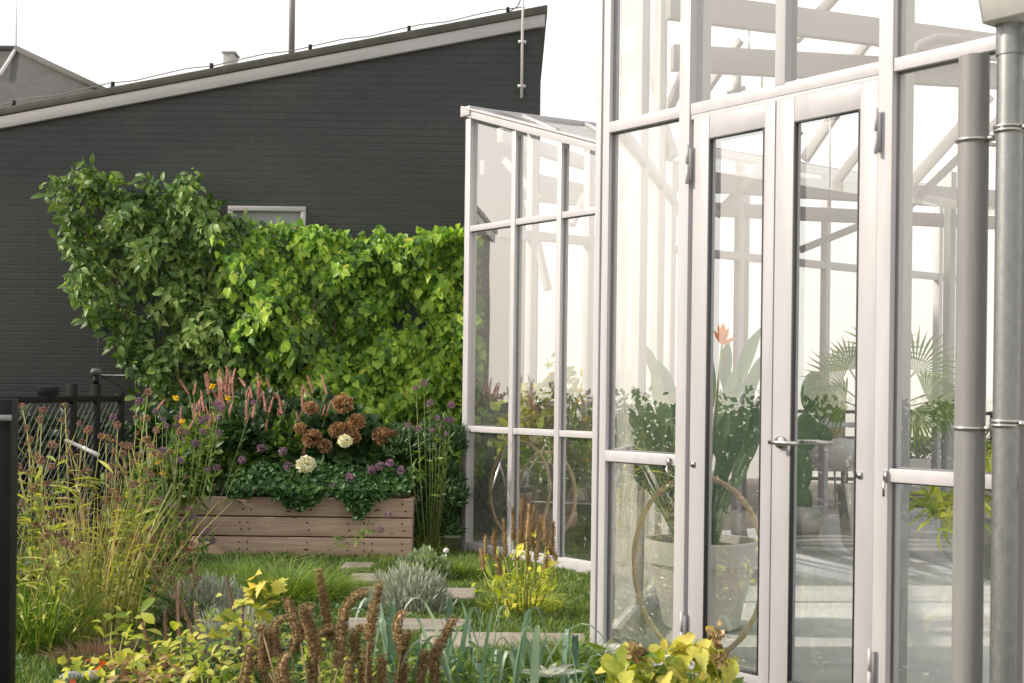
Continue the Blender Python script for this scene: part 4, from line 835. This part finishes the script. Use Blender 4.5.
# ground cover spilling over the planks
t = thing('trailing_cover', 'small-leaved dark green trailing plant spilling over the planter edge', 'trailing plant', (W(320, 490, pf).x, pf+.1, zt3))
P = []
for i in range(7000):
    x = random.uniform(228, 412); edge = 494+5*math.sin(x*.09)+(20*math.exp(-((x-357)/13)**2) if 1 else 0)+(8*math.exp(-((x-300)/22)**2))
    y = random.uniform(462, edge)+random.uniform(0, 3) if x > 250 else random.uniform(472, 495)
    Yq = (pf-.04-random.uniform(0, .06)) if y > 488 else pf+random.uniform(-.05, .25)+(488-y)*.012
    P.append(W(x, y, Yq)[:])
P = np.array(P); m = len(P); mb = MB(); inst(mb, T_ROUND, P, unit(rs(m, .7)+np.array([0, -.5, .0])), unit(rs(m, .5)+np.array([-.2, -.6, .8])), RNG.uniform(.022, .048, m)); mb.build('foliage', 'strawb', t)
AST = head_mesh('a', 60, .02, T_PETAL, .026, 'purple')
for x, y in ((288, 466), (283, 451), (372, 470), (333, 488), (390, 463), (401, 470), (350, 477), (261, 448), (380, 466)): place(AST, 'flower_head', W(x, y, pf-.05), .9, t)
# bush between planter and greenhouse
t = thing('feathery_bush', 'tall fine-leaved dark green bush between planter and greenhouse corner', 'shrub', (W(432, 560, 10.2).x, 10.3, 0))
for x, y, rx, rz_ in ((430, 535, .22, .5), (446, 505, .16, .4), (420, 560, .2, .3), (405, 455, .2, .25), (440, 450, .2, .3)): bush(t, W(x, y, 10.3), (rx, .2, rz_*.8), 1500, T_NARROW, .06, 'dkgreen' if x != 420 else 'feather', x, .6, shell=.2)
# purple verbena
VB = head_mesh('v', 70, .024, T_PETAL, .018, 'purple')
def verbena(label, pts, base, grp=None):
    t = thing('verbena', label, 'flowering plant', base, grp); L = []
    for x, y, Y in pts:
        q = W(x, y, Y); b = Vector((base[0]+(q.x-base[0])*.3, base[1], 0)); L.append([b, b.lerp(q, .5)+Vector(((q.x-b.x)*.1, 0, 0)), q]); place(VB, 'flower_head', q, random.uniform(.5, .95), t)
    stems(t, L, 'stemgreen', .0035); mb = MB(); Q = np.array([p.lerp(r, random.random())[:] for _, p, r in L for k in range(9)]); m = len(Q); inst(mb, T_NARROW, Q, rs(m, .7)+np.array([0, 0, .4]), rs(m)+np.array([0, -1, 0]), RNG.uniform(.04, .09, m)); mb.build('foliage', 'midgreen', t)
verbena('slender purple verbena rising beside the right end of the planter', [(x, y, 9.8) for x, y in ((416, 388), (424, 383), (430, 403), (437, 418), (441, 425), (445, 420), (418, 429), (433, 430), (450, 420), (446, 434), (408, 425), (451, 405))], (W(430, 560, 10).x, 10.0, 0))
verbena('sparse purple verbena stems in front of the planter planks', [(x, y, 9.2) for x, y in ((192, 518), (203, 540), (181, 520), (206, 532), (160, 500), (188, 509), (213, 541), (151, 486), (172, 505), (165, 545), (150, 530), (380, 530), (388, 515))], (W(195, 590, 9.2).x, 9.0, 0))
verbena('hazy drift of small mauve verbena heads left of the pink flower spikes', [(random.gauss(190, 26), random.uniform(396, 470), 9.7+random.uniform(-.2, .4)) for _ in range(28)], (W(172, 560, 9.8).x, 9.75, 0))
# dark green spill at the left end of the planter
t = thing('leafy_perennial', 'tangled green perennial in front of the left end of the planter', 'plant', (W(170, 560, 9.4).x, 9.5, 0))
for x, y, r_ in ((160, 555, .16), (140, 560, .28), (140, 520, .22)): bush(t, W(x, y, 9.5), (r_, .25, r_), 420, T_NARROW, .09, 'dkgreen' if x == 165 else 'midgreen', x, .6, shell=.2)

# ------------------------------------------------------------------ pavers and lawn
pav = [('concrete stepping slab farthest from the camera, near the planter', 352, 384, 573, 580), ('concrete stepping slab behind the silver shrub, second farthest', 350, 478, 587, 597),
       ('stepping slab third nearest, partly under the silver shrub', 345, 474, 618, 628.5), ('widest and nearest stepping slab, reaching the greenhouse corner', 422, 589, 632, 646), ('small stepping slab at the planter foot', 345, 375, 562, 567)]
for lab, x0, x1, y0, y1 in pav:
    a, b = G((x0+x1)/2, y0, .03), G((x0+x1)/2, y1, .03); ym = (a.y+b.y)/2; X0, X1 = (x0-512)*ym/F, (x1-512)*ym/F
    mb = MB(); mb.box(X0, X1, b.y, a.y, -.02, .03); o = mb.build('stepping_slab', 'paver', None, bevel=.008); tag(o, lab, 'stepping slab', 'concrete stepping slabs')
def not_slab(P):
    k = np.ones(len(P), bool)
    for _, x0, x1, y0, y1 in pav:
        a, b = G((x0+x1)/2, y0, .03), G((x0+x1)/2, y1, .03); ym = (a.y+b.y)/2; X0, X1 = (x0-512)*ym/F, (x1-512)*ym/F
        k &= ~((P[:, 0] > X0-.0) & (P[:, 0] < X1) & (P[:, 1] > b.y-.01) & (P[:, 1] < a.y))
    return k
n = 190000; Y = RNG.uniform(4.2, 11.6, n)**1.0; X = RNG.uniform(-.43, .16, n)*Y; P = np.column_stack([X, Y, np.zeros(n)])
rel = P-np.array(P0); uu = rel@np.array(U); vv = rel@np.array(N)
outside = (vv < VL-.03) & ~((uu > 0-vv*1.45/VL) & (vv > 0)) & ~((vv > -.04) & (uu > -.05))
P = P[outside & not_slab(P)]; m = len(P); hh = (.022+.022*(lump(P, 2.2, 2)+1))*RNG.uniform(.5, 1.3, m)
mb = MB(); inst(mb, T_blade(.11, .5, 2), P, unit(rs(m, .55)+np.array([0, 0, 1])), unit(rs(m)+np.array([0, -1, 0])), hh); tag(mb.build('lawn_grass', 'grass', None), 'short green grass and moss between the slabs', 'grass', kind='stuff')
n = 16000; Y = RNG.uniform(4.6, 10, n); X = RNG.uniform(-.42, .12, n)*Y; P = np.column_stack([X, Y, RNG.uniform(.005, .04, n)]); P = P[not_slab(P) & (lump(P, 1.3, 9) > .05)]
rel = P-np.array(P0); P = P[(rel@np.array(N) < -.05)]; m = len(P)
mb = MB(); inst(mb, T_ROUND, P, unit(rs(m, .8)+np.array([0, 0, .4])), unit(rs(m, .5)+np.array([0, -.2, 1])), RNG.uniform(.02, .045, m)); tag(mb.build('clover_cover', 'strawb', None), 'low rounded clover-like ground cover leaves in the grass', 'ground cover', kind='stuff')

# tufts and mounds
def tuft(name, label, cat, base, n, hgt, spread, mat, T=T_BL, wid=1, lean=.5, grp=None, nm='blades'):
    t = thing(name, label, cat, base, grp); d = rs(n, 1)*np.array([1, 1, 0]); P = np.array(base[:])+unit(d)*RNG.uniform(0, spread*.5, n)[:, None]
    D = unit(unit(d)*RNG.uniform(0, lean, n)[:, None]+np.array([0, 0, 1])+rs(n, .08)); mb = MB(); inst(mb, T, P, D, unit(d)*-1+rs(n, .3)+1e-3, hgt*RNG.uniform(.5, 1.1, n)); mb.build(nm, mat, t); return t
tuft('grass_mound', 'soft mound of feathery green grass in front of the planter', 'ornamental grass', G(285, 600), 2600, .30, .75, 'feather', T_blade(.012, .8, 3), lean=1.0)
tuft('grass_mound', 'smaller feathery green tuft at the foot of the planter planks', 'ornamental grass', G(235, 580), 1200, .2, .5, 'feather', T_blade(.014, .8, 3), lean=1.0)
tuft('grass_mound', 'bright green grass tuft beside the greenhouse left corner', 'ornamental grass', G(455, 577), 1400, .17, .5, 'grass', T_blade(.016, .6, 3), lean=.9)
tuft('grass_mound', 'low thin tuft of dry-tipped grass right of the small white disc', 'ornamental grass', G(520, 608), 700, .13, .5, 'limeyel', T_blade(.02, .6, 3), lean=1.0)
tuft('grass_mound', 'dark green low cushion near the greenhouse corner post', 'ornamental grass', G(560, 668), 1700, .15, .7, 'grass', T_blade(.03, .5, 3), lean=1.0)
for lab, x, y, s, n in (('rounded silver-grey shrub beside the stepping slabs', 410, 612, .23, 4200), ('low silvery shrub left of the stepping slabs', 205, 628, .26, 2200), ('pale sage-green shrub behind the round silver shrub', 424, 582, .18, 1000), ('small silvery tuft behind the foreground spikes', 235, 660, .22, 1300)):
    g_ = G(x, y); t = thing('silver_shrub', lab, 'shrub', g_)
    mt = 'silver' if 'sage' not in lab else 'sage'
    d = sphere(n); d[:, 2] = np.abs(d[:, 2]); Q = np.array(g_[:])+d*np.array([s, s*.9, s*1.0])*RNG.uniform(.45, 1.0, n)[:, None]*(1+.15*lump(d, 2, x))[:, None]
    mb = MB(); inst(mb, T_oval(.07 if mt == 'silver' else .24, .2, .1), Q, unit(d*.7+np.array([0, 0, .8])+rs(n, .3)), rs(n)+np.array([0, -1, .2]), RNG.uniform(.03, .075, n)); mb.build('foliage', mt, t)
    stems(t, [[g_, Vector(Q[k])] for k in range(0, 60)], 'stemdry', .002)
# small white disc label
q = G(446, 567); t = thing('plant_label', 'small round white marker disc on a stick by the grass', 'plant marker', q)
mb = MB(); mb.tube([q, q+Vector((0, 0, .10))], .004, 6); mb.build('stick', 'steel', t); mb = MB(); c_ = q+Vector((0, -.006, .115)); mb.tube([c_, c_+Vector((0, -.003, .001))], .021, 24); mb.build('disc', 'whitepl', t)

# ------------------------------------------------------------------ tall stemmed plants
SEED = [head_mesh('s', 90, .022, T_PETAL, .018, 'mauvedry'), head_mesh('s', 90, .020, T_NUB, .016, 'brownseed')]
def tallclump(label, bx, by, tops, leafmat_='limemix', stemmat='stemyel', nl=16, headk=0, grp='tall stemmed seed-head plants at the left', leaf=.10):
    base = G(bx, by); t = thing('seedhead_plant', label, 'perennial plant', base, grp); L = []; Q = []; Dq = []
    for x, y in tops:
        Yq = base.y+random.uniform(-.25, .25); q = W(x, y, Yq); b = base+Vector((random.uniform(-.14, .14)+(q.x-base.x)*.6, random.uniform(-.1, .1), 0))
        m1 = b.lerp(q, .35)+Vector((random.uniform(-.03, .03), 0, .03)); m2 = b.lerp(q, .7)+Vector((random.uniform(-.03, .03), 0, .02)); L.append([b, m1, m2, q])
        place(SEED[headk if random.random() < .7 else 1-headk], 'seed_head', q, random.uniform(.45, .8), t)
        for k in range(nl):
            f_ = random.uniform(.05, .8); p = b.lerp(q, f_); Q.append(p[:]); a = random.uniform(0, 6.28); Dq.append((math.cos(a), math.sin(a), random.uniform(.1, 1.0)))
        # side branches
        for k in range(1):
            f_ = random.uniform(.6, .85); p = b.lerp(q, f_); e = p+Vector((random.uniform(-.10, .10), random.uniform(-.05, .05), random.uniform(.08, .2))); L.append([p, p.lerp(e, .5)+Vector((0, 0, -.01)), e]); place(SEED[headk], 'seed_head', e, random.uniform(.35, .6), t)
    stems(t, L, stemmat, .0042); m = len(Q); mb = MB(); inst(mb, T_THIN, Q, Dq, rs(m, .5)+np.array([0, 0, 1]), leaf*RNG.uniform(.6, 1.7, m)); mb.build('foliage', leafmat_, t); return t
def tops(n, x0, x1, y0, y1): return [(random.uniform(x0, x1), random.uniform(y0, y1)) for _ in range(n)]
tallclump('yellow-green stemmed plant with mauve seed heads nearest the black fence post', 50, 640, [(22, 406), (42, 410), (65, 405), (62, 420), (40, 420), (27, 428), (30, 440), (52, 445), (18, 470)]+tops(4, 15, 70, 430, 520), nl=14)
tallclump('yellow-green clump with tall bare stems, right of the one nearest the fence post', 95, 632, [(88, 430), (82, 441), (101, 436), (148, 392), (156, 430), (118, 425), (106, 438), (146, 440)]+tops(5, 70, 140, 420, 500), nl=14)
tallclump('loose clump of fine branching stems below the raised bed corner', 130, 606, tops(14, 110, 185, 410, 500), 'midgreen', 'stemgreen', 10)
tallclump('dry straw coloured clump close to the mesh fence', 75, 600, tops(13, 30, 130, 430, 520), 'straw', 'stemdry', 7, 1)
tallclump('short leafy yellow-green clump at the foot of the fence post', 30, 655, tops(8, 18, 80, 500, 580), 'limemix', 'stemyel', 12, 1)
tallclump('mid-height green clump among the straw coloured stems', 110, 622, tops(12, 90, 160, 490, 560), 'limemix', 'stemyel', 14, 0)
tallclump('leggy pink-tinged clump left of the silvery shrub', 160, 632, tops(9, 140, 200, 530, 600), 'midgreen', 'stemdry', 9, 0)
tuft('grass_clump', 'fine straw-green grass clump among the tall stems at left', 'ornamental grass', G(90, 635), 140, .8, .5, 'straw', T_blade(.006, .25, 4), lean=.3)
tuft('grass_clump', 'narrow-leaved green grass clump beside the black fence post', 'ornamental grass', G(45, 650), 300, .50, .4, 'midgreen', T_blade(.010, .45, 4), lean=.6)
tuft('dry_grass', 'low brownish dead tuft at the base of the tall stems', 'dead plant', G(100, 662), 900, .13, .4, 'mauvedry', T_blade(.02, .5, 3), lean=1.1)

# ------------------------------------------------------------------ brown seed spikes
def spikeplant(label, base, sp, Y, r, mat='brownseed', stem='stemdry', grp=None, foli=None, fl=.1, nf=0, par=None, whorl=14, dens=420):
    t = thing('seed_spike_plant', label, 'perennial plant', base, grp); L = []
    for x0, y0, x1, y1 in sp:      # spike from (x0,y0) bottom to (x1,y1) tip
        Yq = Y+random.uniform(-.18, .18); a, b = W(x0, y0, Yq), W(x1, y1, Yq); v = b-a; Ls = v.length; cu = random.uniform(-.15, .15); hk = random.choice([0, 0, 0, .5, -.7, 1.6 if r > .018 else 0, 2.2 if r > .018 else 0])
        me = spike_mesh(Ls, r*random.uniform(.85, 1.15), int(dens*2.4*min(1.5, Ls/.25)), r*.5, mat, T_NUB, cu, tip=.7, hook=hk, whorl=max(6, int(Ls/(r*1.1))))
        ax = math.atan2(v.x, v.z); o = place(me, 'seed_spike', a, 1, t, (0, ax-cu*.8, random.choice([0, 0, .0])))
        bb = Vector((base[0]+(a.x-base[0])*.45, base[1]+(Yq-Y), 0)); L.append([bb, bb.lerp(a, .6)+Vector((-(v.x)*.25, 0, 0)), a])
    stems(t, L, stem, .005)
    if foli:
        Q = np.array([p.lerp(q, random.random())[:] for p, _, q in L for k in range(nf)]); m = len(Q); mb = MB(); inst(mb, T_OV, Q+rs(m, .03), rs(m, .7)+np.array([0, 0, .2]), rs(m, .5)+np.array([0, -.3, 1]), fl*RNG.uniform(.5, 1.3, m)); mb.build('foliage', foli, t)
    return t
Yf = 5.0
b0 = W(320, 683, Yf); b0.z = 0
spikeplant('cluster of thick brown furry seed spikes, left part of the foreground', b0, [(331, 640, 319, 570), (338, 668, 343, 580), (318, 660, 302, 605), (312, 690, 318, 615), (272, 690, 252, 650), (266, 668, 262, 628), (262, 630, 258, 626), (276, 655, 274, 612), (286, 690, 280, 650), (240, 700, 250, 645), (347, 700, 350, 655), (292, 650, 312, 604), (300, 640, 286, 598)], Yf, .021, whorl=20)
b1 = W(375, 683, 5.0); b1.z = 0
spikeplant('leaning brown furry seed spikes, the middle group of the foreground', b1, [(368, 640, 380, 582), (401, 650, 396, 607), (427, 668, 455, 617), (404, 690, 405, 630), (383, 700, 382, 655), (362, 690, 368, 640), (396, 700, 400, 660), (415, 700, 424, 650), (372, 700, 366, 660), (356, 660, 352, 620), (434, 690, 438, 640)], 5.0, .020)
bc = G(522, 616); spikeplant('plant with thin upright brown spikes over yellow stems by the left greenhouse bay', bc, [(496, 560, 492, 530), (485, 556, 484, 535), (505, 556, 503, 518), (521, 545, 522, 498), (527, 540, 529, 502), (532, 545, 535, 505), (538, 540, 541, 515), (546, 545, 545, 517), (551, 555, 553, 520), (513, 540, 512, 506), (483, 570, 480, 548), (556, 560, 550, 540), (500, 575, 497, 555), (536, 560, 540, 530), (517, 560, 519, 530), (545, 570, 549, 545), (528, 565, 526, 540)], bc.y, .0155, stem='stemyel', foli='yellow', nf=5, fl=.06, dens=300)
bush(bpy.data.objects['seed_spike_plant.002'], (bc.x, bc.y, .12), (.20, .2, .15), 110, T_NARROW, .07, 'limeyel', 4, .5, 'lower_foliage', .2)
bs_ = G(122, 622); spikeplant('dry plant with tall knobbly brown spikes among the left stems', bs_, [(116, 545, 117, 488), (134, 560, 138, 500), (104, 550, 101, 515), (128, 570, 131, 525), (141, 580, 143, 545), (110, 580, 108, 550), (139, 540, 139, 503)], bs_.y, .015, foli='limeyel', nf=5, fl=.07, dens=300)
bs2 = W(185, 683, 5.8); bs2.z = 0
spikeplant('thin dusky pink seed spikes rising over the yellow leaves at lower left', bs2, [(195, 640, 178, 590), (180, 640, 180, 578), (205, 655, 190, 600), (235, 615, 226, 575), (240, 640, 243, 605), (150, 660, 142, 620), (168, 655, 165, 610)], 5.8, .010, 'mauvedry', 'stemdry', dens=220)

# ------------------------------------------------------------------ yellow and lime foliage plants in front
def leafplant(label, base, pts, T, size, mat, spread=.05, per=10, stem='stemyel', up=.25, cat='leafy plant', grp=None, bend=None):
    t = thing('leafy_plant', label, cat, base, grp); L = []; C = []
    for x, y, Y in pts:
        q = W(x, y, Y); b = Vector((base[0]+(q.x-base[0])*.3, base[1], 0)); L.append([b, b.lerp(q, .5)+Vector(((q.x-b.x)*.12, 0, .02)), q]); C += [q[:]]*per
    stems(t, L, stem, .004); C = np.array(C); m = len(C); mid = C.mean(0)
    D = unit(rs(m, .7)*np.array([1, 1, .5])+np.array([0, -.2, up])); mb = MB(); inst(mb, T, C+rs(m, spread), D, unit(rs(m, .35)+np.array([-.2, -.45, 1])), size*RNG.uniform(.5, 1.25, m)); mb.build('foliage', mat, t); return t
Y1 = 5.6
b = W(260, 683, Y1); b.z = 0
leafplant('tall pale yellow-lime leafed shoot above the brown spikes', b, [(250, 590, 5.7), (262, 582, 5.7), (245, 605, 5.7), (268, 600, 5.7), (240, 620, 5.6), (275, 620, 5.7), (228, 632, 5.6)], T_MAPLE, .07, 'yelmix', .028, 8)
b = W(130, 683, 5.7); b.z = 0
leafplant('yellow-green toothed leaf plant low at the left of the foreground', b, [(125, 628, 6.1), (112, 622, 6.1), (140, 635, 6.0), (160, 640, 5.9), (135, 655, 5.8), (172, 655, 5.7), (150, 672, 5.6), (120, 650, 5.9)], T_OV, .075, 'limeyel', .06, 8)
b = W(210, 690, 5.4); b.z = 0
leafplant('lime green heap of leaves in the lower foreground left of the brown spikes', b, [(200, 660, 5.5), (215, 668, 5.4), (228, 655, 5.5), (190, 672, 5.4), (240, 672, 5.4), (212, 648, 5.6), (225, 683, 5.3), (180, 650, 5.6), (170, 680, 5.4), (255, 660, 5.5)], T_OV, .05, 'limemix', .07, 22)
b = W(240, 640, 6.3); b.z = 0
leafplant('mid-green small-leaved plant behind the brown spikes', b, [(230, 645, 6.3), (250, 640, 6.3), (275, 640, 6.3), (210, 640, 6.3), (295, 655, 6.2), (268, 655, 6.1)], T_OV, .045, 'limemix', .07, 30)
b = W(330, 690, 5.5); b.z = 0
leafplant('bright lime foliage between the brown spikes and the blue-grey blades', b, [(335, 678, 5.5), (352, 672, 5.5), (310, 680, 5.5), (375, 675, 5.6), (440, 675, 5.4), (300, 672, 5.7)], T_NARROW, .07, 'limeyel', .06, 26)
# bottom right yellow serrated leaves
bq = W(665, 720, 4.75); bq.z = 0
T_SER = T_fan([(0, 0)]+mirror([(.10, .03), (.20, .10), (.19, .14), (.28, .22), (.25, .27), (.32, .36), (.28, .41), (.31, .50), (.24, .55), (.26, .64), (.18, .69), (.18, .78), (.10, .83), (.08, .93), (0, 1.12)]), (0, .45), .3, .35)
t = leafplant('yellowing toothed-leaf bush at the foot of the glass doors', bq, [(620, 664, 4.8), (640, 655, 4.8), (655, 668, 4.7), (672, 645, 4.8), (688, 652, 4.8), (705, 655, 4.8), (716, 650, 4.8), (650, 690, 4.7), (690, 680, 4.7), (710, 672, 4.75), (668, 672, 4.7), (635, 680, 4.7), (612, 675, 4.8), (725, 690, 4.75), (700, 640, 4.85)], T_SER, .085, 'yelmix', .035, 6, up=-.5)
Q = np.array([W(x, y, 4.75)[:] for x, y in ((620, 672), (650, 680), (680, 672), (700, 668), (712, 680), (665, 690), (630, 690))]*6); m = len(Q); mb = MB(); inst(mb, T_SER, Q+rs(m, .05), unit(rs(m, .7)+np.array([0, -.2, -.2])), unit(rs(m, .4)+np.array([-.2, -.6, .8])), RNG.uniform(.06, .11, m)); mb.build('green_leaves', 'limemix', t)
for x, y in ((634, 651), (640, 656), (716, 638), (722, 660)):
    mb = MB(); q = np.array(W(x, y, 4.72)[:]); m = 40; inst(mb, T_PETAL, q+rs(m, .012), rs(m), rs(m), RNG.uniform(.015, .03, m)); mb.build('withered_flower', 'brownseed', t)
# blue-grey arching blades
t = thing('blade_plant', 'blue-grey arching strap leaves in the centre foreground', 'leafy plant', W(480, 720, 5.4)); t.location.z = 0
def strap(base, tip, w, sag, mat, par, name='blade'):
    base, tip = Vector(base), Vector(tip); mb = MB(); vs = []; n = 9; side = Vector((tip.x-base.x, tip.y-base.y, 0)); side = Vector((0, 0, 1)).cross(side+Vector((.01, .01, 0))).normalized(); side = (side+Vector((random.uniform(.3, 1), 0, 0))).normalized()
    top = base.lerp(tip, .55)+Vector((0, 0, sag))
    for i in range(n):
        s_ = i/(n-1); p = base*(1-s_)**2+top*2*s_*(1-s_)+tip*s_**2; k = w*.5*(1-s_**2.2)+.0008
        vs += [p-side*k+Vector((0, 0, k*.5)), p, p+side*k+Vector((0, 0, k*.5))]
    fs = []
    for i in range(n-1): a = i*3; fs += [(a, a+1, a+4, a+3), (a+1, a+2, a+5, a+4)]
    mb.add(vs, fs); return mb
bases = [(400, 720), (450, 725), (490, 720), (530, 722), (570, 725), (470, 705), (515, 708)]
tipsb = [(370, 612), (382, 590), (392, 600), (360, 640), (412, 628), (430, 600), (440, 585), (455, 600), (465, 588), (474, 620), (490, 600), (497, 588), (505, 625), (515, 610), (528, 604), (545, 628), (533, 640), (560, 640), (575, 650), (425, 645), (415, 655), (585, 668), (398, 648), (462, 640), (480, 648), (510, 650), (540, 655), (555, 668), (438, 660), (500, 665), (525, 668), (470, 668), (390, 665), (600, 676), (448, 625), (535, 618), (552, 612), (420, 610), (485, 630), (380, 630), (365, 600), (402, 612), (437, 598), (448, 640), (478, 605), (508, 600), (520, 630), (540, 605), (560, 625), (578, 640), (410, 668), (458, 668), (495, 645), (548, 648), (590, 655), (430, 630), (392, 640), (404, 590), (376, 655), (486, 672), (515, 678), (570, 672)]
for i, (x, y) in enumerate(tipsb):
    bx, by = min(bases, key=lambda q: abs(q[0]-x)+random.uniform(0, 60)); Yb = 5.35+random.uniform(-.35, .45)
    bb = W(bx+random.uniform(-14, 14), by, Yb); bb.z = .0; sg = random.uniform(.05, .5); strap(bb, W(x+random.uniform(-1, 1)*90*sg, y+sg*70, Yb+random.uniform(-.1, .1)), random.uniform(.018, .034), sg, 'bluegrey', t).build('blade', 'bluegrey', t, True)
t = thing('star_leaf_plant', 'pale green star-shaped rosette at the bottom edge, below the blue-grey blades', 'leafy plant', W(548, 690, 5.3)); t.location.z = 0
q = np.array(W(548, 678, 5.2)[:]); m = 14; a = np.linspace(0, 6.28, m, endpoint=False); mb = MB(); inst(mb, T_NARROW, np.repeat(q[None], m, 0), np.column_stack([np.cos(a), np.sin(a)*.6, .5+0*a]), np.column_stack([-np.cos(a)*.4, 0*a-.5, 1+0*a]), RNG.uniform(.08, .14, m)); mb.build('foliage', 'silver', t)
stems(t, [[(q[0], q[1], 0), Vector(q)]], 'stemgreen', .006)
b = W(470, 700, 5.3); b.z = 0
leafplant('dark green low filler foliage under the blue-grey blades', b, [(430, 690, 5.4), (470, 690, 5.4), (510, 692, 5.4), (560, 690, 5.6), (600, 690, 5.6), (400, 695, 5.3)], T_NARROW, .08, 'midgreen', .08, 70)
# red autumn leaf and yellow leaves on the ground, dead leaves
t = thing('autumn_leaf_clump', 'small heap of yellow, brown and red fallen leaves at lower left', 'fallen leaves', G(110, 668))
for mat, n, xs_ in (('yellow', 50, (60, 190)), ('red', 4, (75, 105)), ('brownseed', 90, (105, 190))):
    Q = np.array([G(random.uniform(*xs_), random.uniform(655, 683), .06)[:] for _ in range(n)]); mb = MB(); inst(mb, T_MAPLE, Q, rs(n)*np.array([1, 1, .4]), rs(n, .4)+np.array([0, -.5, 1]), RNG.uniform(.03, .06, n)); mb.build('leaves', mat, t)
# pebbles
for lab, x, y in (('pale grey rounded pebble at the bottom edge, the left of two', 72, 680), ('pale grey rounded pebble at the bottom edge, the right of two', 91, 679)):
    c_ = G(x, y+4, 0); mb = MB(); mb.lathe(c_, [(.0001, -.01), (.045, -.005), (.058, .015), (.05, .035), (.03, .048), (.0001, .052)], 20); o = mb.build('pebble', 'stone', None, True); tag(o, lab, 'stone', 'pebbles at the bottom edge')
# white tilted cane with tag in the stems
mb = MB(); mb.tube([W(66, 440, 8.1), W(98, 455, 7.9)], [.010, .014], 10); mb.tube([W(84, 448.5, 8.0), W(86, 449.5, 7.99)], .017, 10); tag(mb.build('white_stake', 'whitepl', None, True), 'short white stake leaning among the tall stems by the fence', 'stake')

# ------------------------------------------------------------------ mesh fence with black posts
fe = thing('mesh_fence', 'black framed chain-link fence at the left edge', 'fence', (-1.9, 5.2, 0))
fa = W(-25, 399, 7.7); fb_ = W(120, 401, 9.6); zf = 1.175; np_ = W(4, 400, 5.0)
mb = MB(); mb.box(np_.x-.06, np_.x+.038, 4.97, 5.05, 0, zf+.02); mb.build('post', 'black', fe, bevel=.004)
dirf = Vector((fb_.x-fa.x, fb_.y-fa.y, 0)); Lf = dirf.length; dirf.normalize()
FP = lambda s_, z: Vector((fa.x, fa.y, 0))+dirf*s_+Vector((0, 0, z))
mb = MB(); mb.bar(FP(0.03, zf-.02), FP(Lf, zf-.02), .04, .04, (0, 0, 1)); mb.build('top_rail', 'black', fe, bevel=.004)
mb = MB(); mb.bar(FP(0.03, .06), FP(Lf, .06), .03, .03, (0, 0, 1)); mb.build('bottom_rail', 'black', fe)
for s_ in (Lf*.62, Lf*.80, Lf): mb = MB(); mb.bar(FP(s_, 0), FP(s_, zf+(.08 if s_ < Lf else .02)), .05, .05, dirf); mb.build('post', 'black', fe, bevel=.004)
mb = MB(); sp_ = .075; hh_ = zf-.12
k = -int(hh_/sp_)-1
while k*sp_ < Lf:
    for sgn in (1, -1):
        s0 = k*sp_; s1 = s0+hh_; a0, a1 = (s0, s1); z0_, z1_ = (.08, zf-.04) if sgn > 0 else (zf-.04, .08)
        c0_, c1_ = max(a0, .0), min(a1, Lf)
        if c1_ > c0_: f0 = (c0_-a0)/hh_; f1 = (c1_-a0)/hh_; mb.tube([FP(c0_, z0_+(z1_-z0_)*f0), FP(c1_, z0_+(z1_-z0_)*f1)], .0021, 4, cap=False)
    k += 1
mb.build('wire_mesh', 'wire', fe)
mb = MB(); q = Vector((np_.x, 4.96, zf-.05)); mb.bar(q+Vector((-.05, -.02, 0)), q+Vector((.05, -.02, 0)), .022, .02, (0, 0, 1)); mb.build('gate_latch', 'galv', fe, bevel=.003)
lf_ = FP(Lf*.8, zf+.08); t = thing('post_lamp', 'small round garden light fixture on top of a fence post', 'lamp', lf_)
mb = MB(); mb.lathe(lf_, [(.0001, 0), (.02, 0), (.02, .05), (.001, .05)], 16); mb.build('stem', 'black', t, True)
mb = MB(); mb.lathe(lf_+Vector((0, 0, .05)), [(.001, 0), (.03, .012), (.042, .032), (.03, .055), (.001, .062)], 20); mb.build('globe', 'cabinet', t, True)
mb = MB(); q = FP(Lf*.45, zf+.0); mb.box(q.x-.06, q.x+.06, q.y-.03, q.y+.03, q.z+.002, q.z+.06); mb.build('hinge_box', 'black', fe, bevel=.004)

t = thing('dark_bush', 'very dark green bushes behind the mesh fence', 'shrub', (-3.5, 10.6, 0))  # bushes share the near-black green hedge leaf colour
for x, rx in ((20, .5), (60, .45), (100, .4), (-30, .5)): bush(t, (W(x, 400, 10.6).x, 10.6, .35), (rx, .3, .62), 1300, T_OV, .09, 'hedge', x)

# garden bed and low hedge to the left, outside the frame (what the glass reflects)
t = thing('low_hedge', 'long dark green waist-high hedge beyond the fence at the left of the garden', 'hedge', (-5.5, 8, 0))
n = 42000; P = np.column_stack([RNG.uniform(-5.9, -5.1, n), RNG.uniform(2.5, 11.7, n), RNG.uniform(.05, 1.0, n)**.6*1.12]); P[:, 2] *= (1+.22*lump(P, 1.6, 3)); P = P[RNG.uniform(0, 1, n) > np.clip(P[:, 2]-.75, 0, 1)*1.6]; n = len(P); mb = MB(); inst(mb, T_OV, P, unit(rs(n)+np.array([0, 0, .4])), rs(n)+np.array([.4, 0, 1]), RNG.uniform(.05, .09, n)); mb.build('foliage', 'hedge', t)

sc.render.engine = 'CYCLES'
sc.cycles.max_bounces = 12; sc.cycles.transparent_max_bounces = 24; sc.cycles.diffuse_bounces = 3; sc.cycles.glossy_bounces = 4
